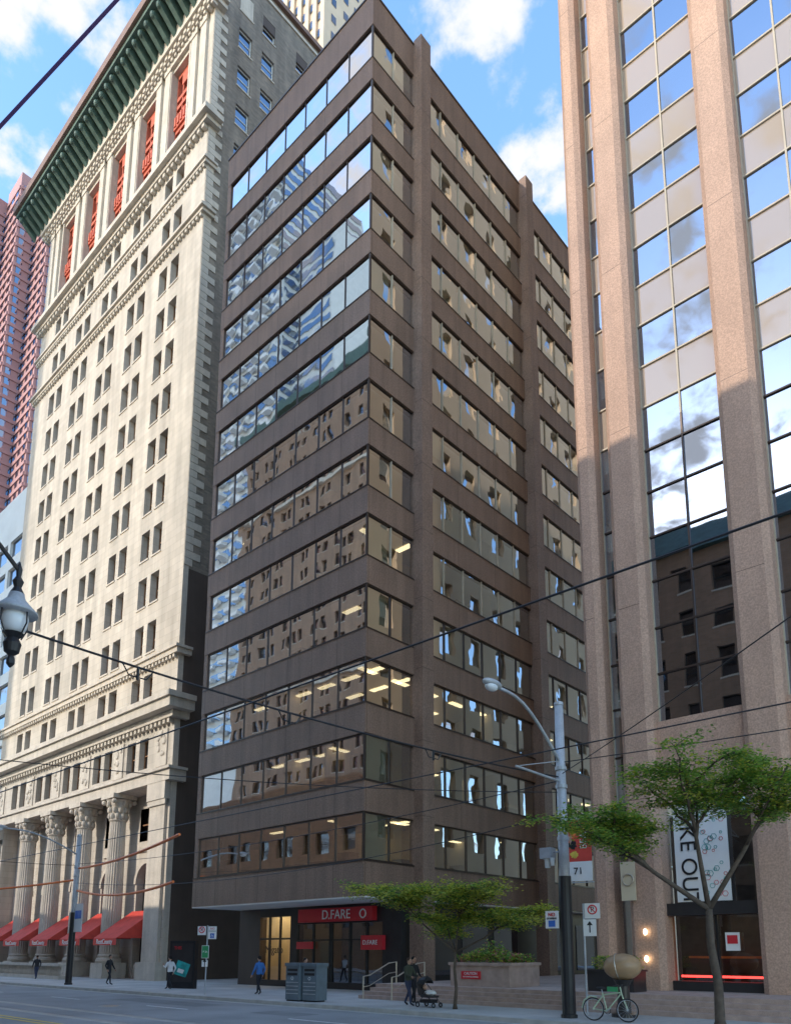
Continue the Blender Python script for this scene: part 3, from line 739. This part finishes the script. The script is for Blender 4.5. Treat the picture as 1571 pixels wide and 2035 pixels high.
for (a,c,sg) in (((-47.0,21.2,7.3),(-31,18.5,7.5),.25),((-47.0,21.2,5.9),(-33,19.5,5.5),.45),((-47.3,21.2,6.6),(-60,17,6.2),.15)):
    p,_=cable('orange_cable_cover',a,c,sg,.07,'orange'); p.done()
p,_=cable('purple_cable',(-12.2,.04,7.4),(-3.8,5.2,17.9),.05,.022,'purple'); p.done()

for (x,y) in ((-25.0,20.75),(-24.1,20.9)):
    p=B('litter_bin',(x,y,.15),.1)
    p.prism('body','binblue',[(-.38,-.3),(.38,-.3),(.42,-.1),(.42,.3),(-.42,.3),(-.42,-.1)],.06,1.42)
    p.prism('lid','binblue',[(-.42,-.34),(.42,-.34),(.46,-.1),(.46,.34),(-.46,.34),(-.46,-.1)],1.42,1.55)
    for z in (1.05,1.22): p.box('slot','black',-.28,.28,-.312,-.301,z,z+.1)
    p.box('feet','black',-.36,.36,-.25,.25,0,.06)
    for z in (.3,.45,.6,.75): p.box('ribs','galv',-.34,.34,-.315,-.301,z,z+.03)
    p.torus('recycling_mark','white',(0,-.31,.93),(0,1,0),.06,.01,12,4); p.done()
p=B('advertising_kiosk',(-37.9,23.3,.15),.35)
p.box('case','black',-.85,.85,-.14,.14,.0,2.6); p.box('screen','darkbase',-.72,.72,-.155,-.141,.35,2.45)
p.mesh('poster_print','teal',[(-.55,-.16,.8),(.3,-.16,.6),(.6,-.16,1.3),(-.25,-.16,1.55)],[(0,1,2,3)])
p.mesh('poster_print','white',[(-.3,-.163,.9),(.1,-.163,.8),(.2,-.163,1.0),(-.2,-.163,1.1)],[(0,1,2,3)])
p.text('poster_lettering','red','THIS',(-.3,-.16,2.2),.25); p.done()
def signpost(x,y,H,items,yaw=.55):
    p=B('traffic_sign',(x,y,.15),yaw); p.tube('post','galv',[(0,0,0),(0,0,H)],.035,8)
    for (dx,z,w,h,kind) in items:
        p.box('plate','white',dx-w/2,dx+w/2,-.06,-.04,z-h/2,z+h/2)
        if kind=='nopark':
            p.torus('ring','red',(dx,-.065,z+.04),(0,1,0),.14,.022,20,4); p.text('lettering','black','P',(dx,-.066,z+.04),.24,ext=.003)
            p.tube('slash','red',[(dx-.1,-.068,z+.14),(dx+.1,-.068,z-.06)],.016,5)
        elif kind=='wheel':
            p.text('lettering','red','NO',(dx,-.065,z+h*.32),.14,ext=.003); p.text('lettering','black','STANDING',(dx,-.065,z+h*.12),.075,ext=.003); p.box('blue_panel','blue',dx-.1,dx+.1,-.066,-.061,z-h*.42,z-h*.05)
            p.torus('wheelchair','white',(dx,-.068,z-h*.27),(0,1,0),.05,.008,12,4); p.tube('wheelchair','white',[(dx-.02,-.068,z-h*.1),(dx-.02,-.068,z-h*.25),(dx+.05,-.068,z-h*.25)],.008,4)
        elif kind=='green':
            p.box('green_panel','green',dx-w/2+.02,dx+w/2-.02,-.066,-.061,z-h/2+.02,z+h/2-.02); p.text('lettering','white','P 2h',(dx,-.07,z),.13,ext=.003)
        elif kind=='arrow':
            p.box('arrow','black',dx-.02,dx+.02,-.066,-.061,z-.16,z+.1); p.mesh('arrow','black',[(dx-.1,-.066,z+.08),(dx+.1,-.066,z+.08),(dx,-.066,z+.22)],[(0,1,2)])
    p.done()
signpost(-31.7,20.7,3.25,[(-.27,3.0,.42,.42,'nopark'),(.27,2.9,.42,.6,'wheel'),(-.05,2.0,.36,.6,'green'),(-.05,1.45,.3,.3,'arrow')])
signpost(-12.6,22.6,3.6,[(.3,3.35,.5,.5,'nopark'),(.2,2.8,.42,.55,'arrow')],.3)
p=B('street_banner',(-13.95,23.9,.15),.2)
p.tube('pole','galv',[(0,0,0),(0,0,6.9)],.05,10)
p.box('cloth','redcloth',.1,.95,-.02,.02,5.2,6.7); p.box('cloth','white',.1,.95,-.02,.02,4.5,5.197); p.text('lettering','white','BEA',(.68,-.034,5.95),.36,(math.pi/2,-math.pi/2,0)); p.text('lettering','black','71',(.45,-.03,4.85),.35)
for (x,z,rx,rz,mm) in ((.3,6.3,.13,.2,'orange'),(.28,5.8,.15,.15,'black'),(.33,5.45,.14,.12,'painty'),(.5,6.5,.15,.08,'black'),(.2,6.0,.06,.2,'skin')): p.ellip('artwork',mm,(x,-.02,z),(rx,.008,rz),12,8,.5)
p.tube('rod','galv',[(0,0,6.75),(1,0,6.75)],.02); p.tube('rod','galv',[(0,0,4.45),(1,0,4.45)],.02); p.done()

p=B('granite_planter',(-19,26.4,.75))
p.box('box','stepst',-1.5,1.5,-1.1,1.1,0,.85); p.box('rim','stepst',-1.56,1.56,-1.16,1.16,.85,.97)
p.box('notice','red',-.9,.1,-1.13,-1.101,.3,.62); p.text('notice_lettering','white','CAUTION',(-.4,-1.14,.52),.15,ext=.003); p.text('notice_lettering','white','NO SKATEBOARDING',(-.4,-1.14,.39),.08,ext=.003)
for i in range(2600):
    x,y=U(-1.4,1.4),U(-1,1); h=.95+U(0,.35)+.75*math.exp(-((x+.1)**2+y*y)*2.2)*R()
    m=random.choice(['leaf2','leaf3','leaf1','leaf2','leaf4' if abs(x)>.2 else 'leaf3']); a=U(0,6.3); d=Vector((math.cos(a),math.sin(a),U(-.2,.8)))*.11; e=Vector((-math.sin(a),math.cos(a),U(-.4,.4)))*.04; c=Vector((x,y,h))
    p.face('shrubs',m,[c-e,c+d*.5-e,c+d,c+e])
p.done()
p=B('granite_planter',(-13.2,25.9,.75)); p.box('box','darkbase',-.9,.9,-.5,.5,0,.7); p.box('rim','darkbase',-.95,.95,-.55,.55,.7,.78)
for i in range(900):
    x,y=U(-.85,.85),U(-.45,.45); h=.75+U(0,.5); a=U(0,6.3); d=Vector((math.cos(a),math.sin(a),U(-.2,.8)))*.09; e=Vector((-math.sin(a),math.cos(a),U(-.4,.4)))*.035; c=Vector((x,y,h)); p.face('shrubs',random.choice(['leaf2','leaf3','leaf1']),[c-e,c+d*.5-e,c+d,c+e])
p.done()
for (x) in (-23.9,-22.2):
    p=B('handrail',(x,24.2,.15)); 
    p.tube('rail','brass',[(0,-.7,.0),(0,-.7,.95),(0,-.3,1.0),(0,.9,1.5),(0,1.4,1.55),(0,1.4,.6)],.03,8); p.tube('lower_rail','brass',[(0,-.7,.5),(0,-.3,.55),(0,.9,1.05),(0,1.4,1.1)],.02,8)
    p.done()
p=B('stone_balustrade',(-62,24.6,.15))
p.box('base','stonep',-12,6,-.25,.25,0,.25); p.box('coping','stonep',-12,6,-.3,.3,.95,1.12)
for k in range(60): p.lathe('balusters','stonep',(-11.8+k*.3,0,.25),[(0,.07),(.2,.11),(.45,.05),(.7,.08)],8)
p.done()

M['framegreen']=mk('pale_green_paint',(.45,.55,.38),.4,.1,2)
def bicycle(x,y,yaw):
    p=B('bicycle',(x,y,.15),yaw)
    for wx in (-.52,.52):
        p.torus('wheel','black',(wx,0,.34),(0,1,0),.32,.02,28,6); p.torus('rim','galv',(wx,0,.34),(0,1,0),.295,.012,28,5)
        for k in range(14):
            a=k*math.pi/7; p.tube('spokes','galv',[(wx,0,.34),(wx+.29*math.cos(a),0,.34+.29*math.sin(a))],.0025,4)
        p.lathe('hub','galv',(wx,0,.32),[(0,.03),(.04,.03)],8)
    fr='framegreen'
    for pts in ([(-.52,.04,.34),(-.1,0,.3),(.36,0,.82)],[(-.1,0,.3),(-.22,0,.82)],[(-.2,0,.76),(.35,0,.84)],[(-.52,-.04,.34),(-.2,0,.76)],[(.52,.04,.34),(.37,0,.78),(.33,0,1.0)]):
        p.tube('frame',fr,pts,.022,8)
    p.tube('handlebar','black',[(.22,-.28,1.04),(.35,-.2,1.06),(.33,0,1.02),(.35,.2,1.06),(.22,.28,1.04)],.014,8)
    p.tube('seatpost','galv',[(-.22,0,.8),(-.24,0,.93)],.014,8); p.ellip('saddle','black',(-.26,0,.96),(.15,.08,.04))
    p.torus('chainring','black',(-.1,.05,.3),(0,1,0),.09,.01,16,5); p.tube('crank','galv',[(-.25,.07,.22),(-.1,.06,.3),(-.1,-.06,.3),(.05,-.07,.38)],.012,6)
    p.tube('fender',fr,[(-.88,0,.36),(-.8,0,.6),(-.6,0,.72),(-.4,0,.68)],.02,6); p.tube('rack','galv',[(-.25,0,.72),(-.75,0,.74)],.015,6)
    p.box('bag','green',-.05,.25,-.05,.05,.86,1.0)
    p.done()
bicycle(-10.9,20.9,.1)
p=B('egg_sculpture',(-11.3,22.6,.15),.2)
p.ellip('shell','egg',(0,0,1.55),(.6,.43,.42),28,16); p.torus('seam','brass',(-.12,0,1.55),(1,0,.15),.42,.018,28,5)
p.lathe('pedestal','darkbase',(0,0,0),[(0,.4),(.1,.4),(.15,.22),(.95,.18),(1.15,.3)],16); p.done(('shell',))
p=B('pushchair',(-18.6,21.7,.15),0)
for (x,y,rw) in ((-.35,-.25,.11),(-.35,.25,.11),(.38,-.2,.09),(.38,.2,.09)):
    p.torus('wheels','black',(x,y,rw),(0,1,0),rw*.78,.025,16,6); p.tube('hubs','galv',[(x,y-.02,rw),(x,y+.02,rw)],.03,8)
for y in (-.24,.24):
    p.tube('frame','black',[(.38,y*.85,.12),(-.1,y,.62),(-.55,y,1.05)],.013,6); p.tube('frame','black',[(-.35,y,.12),(.05,y,.55)],.013,6)
p.tube('handle','black',[(-.55,-.24,1.05),(-.6,-.15,1.08),(-.6,.15,1.08),(-.55,.24,1.05)],.016,6)
p.hexa('seat','furn',[(-.22,-.2,.35),(.3,-.2,.35),(.3,.2,.35),(-.22,.2,.35),(-.3,-.2,.45),(.32,-.2,.42),(.32,.2,.42),(-.3,.2,.45)])
p.hexa('backrest','furn',[(-.35,-.2,.42),(-.25,-.2,.42),(-.25,.2,.42),(-.35,.2,.42),(-.5,-.2,.9),(-.42,-.2,.9),(-.42,.2,.9),(-.5,.2,.9)])
v=[];f=[]
for i in range(7):
    a=math.pi*(.0+.62*i/6)
    for j in range(7):
        bb=math.pi*j/6; v.append((-.35+.36*math.cos(a-.3)*1,-.24*math.cos(bb),.8+.28*math.sin(bb)*math.sin(a+.35)+.05))
for i in range(6):
    for j in range(6): f.append((i*7+j,i*7+j+1,(i+1)*7+j+1,(i+1)*7+j))
p.mesh('canopy','black',v,f); p.ellip('blanket','white',(.05,0,.52),(.26,.17,.1),12,8,.1); p.box('basket','black',-.3,.25,-.18,.18,.16,.28)
p.ellip('child_head','skin',(-.2,0,.72),(.085,.08,.1))
p.done()

# ------------------------------------------------------------ trees
def tree(name,base,hfork,lobes,nleaf,lean=(0,0),trad=.09,mats=('leaf1','leaf1','leaf2','leaf2','leaf3'),seed=1,ls=.085,skip=.12):
    rs=random.Random(seed); p=B(name,base)
    fork=Vector((lean[0],lean[1],hfork))
    p.tube('trunk','bark',[(0,0,0),(0,0,.15),(lean[0]*.3+.05,lean[1]*.3,hfork*.35),(lean[0]*.7-.04,lean[1]*.6,hfork*.7),fork],[trad*1.6,trad*1.15,trad,trad*.9,trad*.8],10)
    tips=[]
    for (crown_c,crown_r,nlimb) in lobes:
        cc=Vector(crown_c)
        mid0=fork.lerp(cc,.5)+Vector((0,0,-.15))
        p.tube('limbs','bark',[fork,mid0,cc],[trad*.7,trad*.5,trad*.3],8)
        for i in range(nlimb):
            az=2*math.pi*(i+rs.random()*.6)/nlimb; el=rs.uniform(-.75,.95); rr=rs.uniform(.65,1)
            e=cc+Vector((crown_r[0]*rr*math.cos(az)*math.cos(el*.9),crown_r[1]*rr*math.sin(az)*math.cos(el*.9),crown_r[2]*math.sin(el)*rr))
            st=mid0.lerp(cc,rs.uniform(0,1))
            m=st.lerp(e,.45)+Vector((rs.uniform(-.15,.15),rs.uniform(-.15,.15),rs.uniform(.1,.4)))
            pts=[]
            for k in range(8):
                t=k/7; q=st*(1-t)**2+m*2*t*(1-t)+e*t*t; q=q+Vector((rs.uniform(-.05,.05),rs.uniform(-.05,.05),rs.uniform(-.05,.05)))*(k>0); pts.append(q)
            p.tube('limbs','bark',pts,[trad*.35*(1-t/8)+.008 for t in range(8)],6)
            for k in range(2,8):
                for _ in range(3):
                    a=rs.uniform(0,6.28); L=rs.uniform(.35,.9)*min(crown_r[0],3)*.5; d=Vector((math.cos(a),math.sin(a),rs.uniform(-.25,.3)))*L
                    q=pts[k]+d; mid=pts[k]+d*.5+Vector((0,0,.08)); p.tube('twigs','bark',[pts[k],mid,q],[.012,.008,.004],4); 
                    tips+= [(mid,d),(q,d),(pts[k].lerp(q,.75),d)]
    per=max(1,nleaf//len(tips))
    for (q,d) in tips:
        if rs.random()<skip: continue
        mm=rs.choice(mats); 
        dn=d.normalized(); side=dn.cross(Vector((0,0,1))).normalized()
        for _ in range(per):
            c=q+dn*rs.gauss(0,.2)+side*rs.gauss(0,.17)+Vector((0,0,rs.gauss(-.02,.07)))
            a=rs.uniform(0,6.28); u=Vector((math.cos(a),math.sin(a),rs.uniform(-.5,.3)))*ls*rs.uniform(.7,1.3); w=Vector((-math.sin(a),math.cos(a),rs.uniform(-.6,.6)))*ls*.3
            p.face('leaves',mm if rs.random()<.7 else rs.choice(mats),[c,c+u*.5+w,c+u,c+u*.5-w])
    p.done(('trunk','limbs'))
tree('honey_locust_tree',(-17.3,21.6,.15),2.0,[((-1.6,-1.5,4.2),(1.6,1.6,.6),6),((.2,.1,4.3),(1.9,1.9,.8),7),((1.6,1.4,3.3),(1.6,1.6,.7),6),((-.3,0,2.9),(1.4,1.4,.5),4)],32000,(.05,0),.06,('leaf1','leaf1','leaf1','leaf2','leaf3'),seed=3,ls=.115,skip=.2)
tree('honey_locust_tree',(-7.9,21.4,.15),3.2,[((-2.3,-2.1,5.6),(1.5,1.5,.9),7),((-.4,-.3,7.2),(2.1,2.1,.55),7),((1.6,1.5,6.9),(2.0,2.0,.9),8)],36000,(-.1,0),.12,('leaf1','leaf2','leaf2','leaf2','leaf3'),seed=9,ls=.115,skip=.2)

# ------------------------------------------------------------ people
def colm(n,c): 
    if n not in M: M[n]=mk(n,c,.85,.15,6)
    return n
def person(loc,yaw,jacket,trous,hair,stride=.25,h=1.75,armL=None,armR=None,bag=None,lean=0,longcoat=False):
    S=h/1.75
    st=stride
    pts=[(0,0,.95),(0,lean*.3,1.1),(0,lean*.7+.01,1.32),(0,lean,1.46),(0,lean+.015,1.54),(0,lean+.03,1.6),
      (.095,0,.9),(.09,st*.55+.04,.5),(.09,st*.9,.1),(.09,st*.9+.17,.04),
      (-.095,0,.9),(-.09,-st*.25+.03,.5),(-.09,-st,.13),(-.09,-st+.15,.04),
      (.19,lean,1.41),(.24,-st*.5,1.14),(.23,-st*.5+.13,.9),(.22,-st*.5+.17,.83),
      (-.19,lean,1.41),(-.24,st*.35,1.14),(-.23,st*.5+.14,.91),(-.22,st*.5+.19,.84)]
    if armR: pts[15],pts[16],pts[17]=armR
    if armL: pts[19],pts[20],pts[21]=armL
    rad=[.15,.125,.15,.075,.055,.05,.095,.062,.042,.036,.095,.062,.042,.036,.07,.05,.034,.03,.07,.05,.034,.03]
    if longcoat: rad[0]=.17
    ed=[(0,1),(1,2),(2,3),(3,4),(4,5),(0,6),(6,7),(7,8),(8,9),(0,10),(10,11),(11,12),(12,13),(2,14),(14,15),(15,16),(16,17),(2,18),(18,19),(19,20),(20,21)]
    part=['t','j','j','j','s','t','t','t','b','t','t','t','b','j','j','j','s','j','j','j','s']
    bm=bmesh.new(); sl=bm.verts.layers.skin.verify(); vs=[]
    for i,(p_,r_) in enumerate(zip(pts,rad)):
        v=bm.verts.new(Vector(p_)*S); v[sl].radius=(r_*S*(1.15 if i in(0,1,2) else 1),r_*S*(.8 if i in (0,1,2) else 1)); vs.append(v)
    vs[0][sl].use_root=True
    for a,c in ed: bm.edges.new((vs[a],vs[c]))
    me=bpy.data.meshes.new('sk'); bm.to_mesh(me); bm.free()
    o=bpy.data.objects.new('sk',me); scene.collection.objects.link(o)
    o.modifiers.new('S','SKIN'); ss=o.modifiers.new('sub','SUBSURF'); ss.levels=2; ss.render_levels=2
    dg=bpy.context.evaluated_depsgraph_get(); ev=o.evaluated_get(dg); m2=bpy.data.meshes.new_from_object(ev)
    P=B('pedestrian',loc,yaw)
    V=[v.co.copy() for v in m2.vertices]; 
    segs=[(Vector(pts[a])*S,Vector(pts[c])*S,k) for (a,c),k in zip(ed,part)]
    grp={}
    for f in m2.polygons:
        c=f.center; best=9;bk='j'
        for a,d,k in segs:
            ab=d-a; t=max(0,min(1,(c-a).dot(ab)/ab.length_squared)); q=(a+ab*t-c).length
            if q<best: best=q;bk=k
        if longcoat and bk=='t' and c.z>.55*S: bk='j'
        if bk=='t' and c.z>.93*S: bk='j'
        grp.setdefault(bk,[]).append(tuple(f.vertices))
    mp={'j':jacket,'t':trous,'s':'skin','b':'black'}
    d=P._p('body'); d['v']=[tuple(v) for v in V]
    for k,fs in grp.items():
        d['ml'].append(mp[k]); i=len(d['ml'])-1
        for f in fs: d['f'].append(f); d['m'].append(i)
    bpy.data.objects.remove(o)
    hc=Vector((0,lean+.035,1.655))*S
    P.ellip('head','skin',hc,(.075*S,.095*S,.115*S),16,12); P.ellip('head','skin',hc+Vector((0,.1,-.01))*S,(.014,.02,.025),8,6)
    P.ellip('head','skin',hc+Vector((.077,0,-.01))*S,(.012,.02,.032),8,6); P.ellip('head','skin',hc+Vector((-.077,0,-.01))*S,(.012,.02,.032),8,6)
    P.ellip('eyes','black',hc+Vector((.03,.085,.012))*S,(.012,.01,.007),6,5); P.ellip('eyes','black',hc+Vector((-.03,.085,.012))*S,(.012,.01,.007),6,5)
    P.ellip('mouth','redcloth',hc+Vector((0,.088,-.055))*S,(.025,.008,.006),6,5)
    P.ellip('hair',hair,hc+Vector((0,-.022,.03))*S,(.085*S,.098*S,.105*S),16,12)
    for (w,hd,sgn) in ((Vector(pts[16]),Vector(pts[17]),1),(Vector(pts[20]),Vector(pts[21]),-1)):
        dr=(hd-w).normalized(); sd=dr.cross(Vector((1,0,0)));
        if sd.length<.2: sd=dr.cross(Vector((0,1,0)))
        sd.normalize(); nm=dr.cross(sd)
        for k,(off,ln) in enumerate(((-.027,.07),(-.009,.08),(.009,.076),(.026,.06))):
            a=hd+sd*off; P.tube('fingers','skin',[(a)*S,(a+dr*ln*.55)*S,(a+dr*ln*.85+nm*.02*-sgn)*S],[.01,.009,.007],6)
        a=w+dr*.03+sd*.028; P.tube('fingers','skin',[a*S,(a+sd*.03+dr*.02)*S,(a+sd*.035+dr*.05)*S],[.012,.01,.008],6)
    if bag:
        P.box('bag',bag,.24,.38,-.18,.14,.72,1.02); P.tube('bag_strap',bag,[(.31,-.15,1.0),(.22,-.03,1.44),(.31,.12,1.0)],.012,6)
    P.done(('body','head','hair'))
blue=colm('blue_puffer',(.05,.17,.45)); blk=colm('black_cloth',(.025,.025,.03)); jean=colm('dark_denim',(.05,.06,.11)); wht=colm('white_shirt',(.7,.7,.7)); gry=colm('grey_cloth',(.12,.12,.13)); br=colm('brown_hair',(.05,.03,.02)); dk=colm('dark_hair',(.015,.012,.01)); grn=colm('olive_coat',(.06,.07,.05)); crm=colm('cream_bag',(.6,.55,.42))
push=([(.24,.12,1.17),(.2,.36,1.08),(.18,.42,1.06)])
pushL=([(-.24,.12,1.17),(-.2,.36,1.08),(-.18,.42,1.06)])
person((-29.8,22.4,.15),math.radians(95),blue,blk,dk,.22,1.78)
person((-27.2,23.0,.15),math.radians(-80),blk,jean,dk,.27,1.7,bag=crm)
person((-19.65,21.7,.15),math.radians(-90),grn,jean,br,.24,1.76,armR=push,armL=pushL,lean=.03)
person((-20.1,22.5,.15),math.radians(-95),blk,blk,dk,.2,1.8)
person((-37.4,22.2,.15),math.radians(100),wht,blk,dk,.3,1.75,armL=([(-.24,.1,1.16),(-.2,.3,1.25),(-.18,.33,1.32)]))
person((-45.2,22.7,.15),math.radians(-60),blk,blk,dk,.2,1.78,longcoat=True)
person((-58,23.6,.15),math.radians(90),blk,jean,br,.2,1.7); person((-66,23.2,.15),math.radians(-90),gry,blk,dk,.2,1.75)

# ------------------------------------------------------------ world, sun, camera
S=Vector((-.30,-1,.48)).normalized()
w=bpy.data.worlds.new('World'); scene.world=w; w.use_nodes=True
nt=w.node_tree; N=nt.nodes.new; L=nt.links.new
bg=nt.nodes['Background']
sky=N('ShaderNodeTexSky'); sky.sky_type='NISHITA'; sky.sun_disc=False
sky.sun_elevation=math.asin(S.z); sky.sun_rotation=math.atan2(S.x,S.y)%(2*math.pi); sky.altitude=0; sky.air_density=1.2; sky.dust_density=.4; sky.ozone_density=2.0
hs=N('ShaderNodeHueSaturation'); hs.inputs['Saturation'].default_value=1.12; L(sky.outputs[0],hs.inputs['Color'])
tc=N('ShaderNodeTexCoord'); sp=N('ShaderNodeSeparateXYZ'); L(tc.outputs['Generated'],sp.inputs[0])
ad=N('ShaderNodeMath'); ad.operation='ADD'; ad.inputs[1].default_value=.25; L(sp.outputs[2],ad.inputs[0])
mxm=N('ShaderNodeMath'); mxm.operation='MAXIMUM'; mxm.inputs[1].default_value=.1; L(ad.outputs[0],mxm.inputs[0])
dv=N('ShaderNodeVectorMath'); dv.operation='DIVIDE'; cb=N('ShaderNodeCombineXYZ')
for k in range(3): L(mxm.outputs[0],cb.inputs[k])
L(tc.outputs['Generated'],dv.inputs[0]); L(cb.outputs[0],dv.inputs[1])
ns=N('ShaderNodeTexNoise'); ns.inputs['Scale'].default_value=12; ns.inputs['Detail'].default_value=9; ns.inputs['Roughness'].default_value=.56
L(dv.outputs[0],ns.inputs['Vector'])
acc=ns.outputs['Fac']
for (d,r0,r1,amt) in (((-.345,.535,.775),.985,.999,.09),((-.345,.445,.827),.996,.9997,.07),((-.60,.17,.79),.99,.999,.07),((.3,.5,.6),.9,1,.1),((-.5,-.6,.6),.9,1,.1),((.4,-.6,.6),.85,1,.1)):
    dd=Vector(d).normalized()
    dt=N('ShaderNodeVectorMath'); dt.operation='DOT_PRODUCT'; L(tc.outputs['Generated'],dt.inputs[0]); dt.inputs[1].default_value=dd
    mm=N('ShaderNodeMapRange'); mm.interpolation_type='SMOOTHSTEP'; mm.inputs[1].default_value=r0; mm.inputs[2].default_value=r1; mm.inputs[3].default_value=0; mm.inputs[4].default_value=amt
    L(dt.outputs['Value'],mm.inputs[0]); aa=N('ShaderNodeMath'); aa.operation='ADD'; L(acc,aa.inputs[0]); L(mm.outputs[0],aa.inputs[1]); acc=aa.outputs[0]
cr=N('ShaderNodeMapRange'); cr.inputs[1].default_value=.53; cr.inputs[2].default_value=.69; cr.interpolation_type='SMOOTHSTEP'; L(acc,cr.inputs[0])
mix=N('ShaderNodeMix'); mix.data_type='RGBA'; L(cr.outputs[0],mix.inputs[0]); L(hs.outputs[0],mix.inputs[6]); mix.inputs[7].default_value=(1.8,1.82,1.92,1)
L(mix.outputs[2],bg.inputs[0]); bg.inputs[1].default_value=.56
sun=bpy.data.lights.new('sun','SUN'); sun.energy=3.4; sun.angle=math.radians(.5); sun.color=(1,.90,.76)
so=bpy.data.objects.new('sun',sun); scene.collection.objects.link(so); so.rotation_euler=S.to_track_quat('Z','Y').to_euler(); so.location=(-50,-100,120)
cam=bpy.data.cameras.new('camera'); co=bpy.data.objects.new('camera',cam); scene.collection.objects.link(co)
co.location=(0,0,2.2); co.rotation_euler=(math.radians(99.95),0,math.radians(41.8))
cam.sensor_fit='HORIZONTAL'; cam.sensor_width=36; cam.lens=36*1499/1571; cam.shift_x=-.022; cam.shift_y=.388
cam.clip_start=.1; cam.clip_end=3000
scene.camera=co
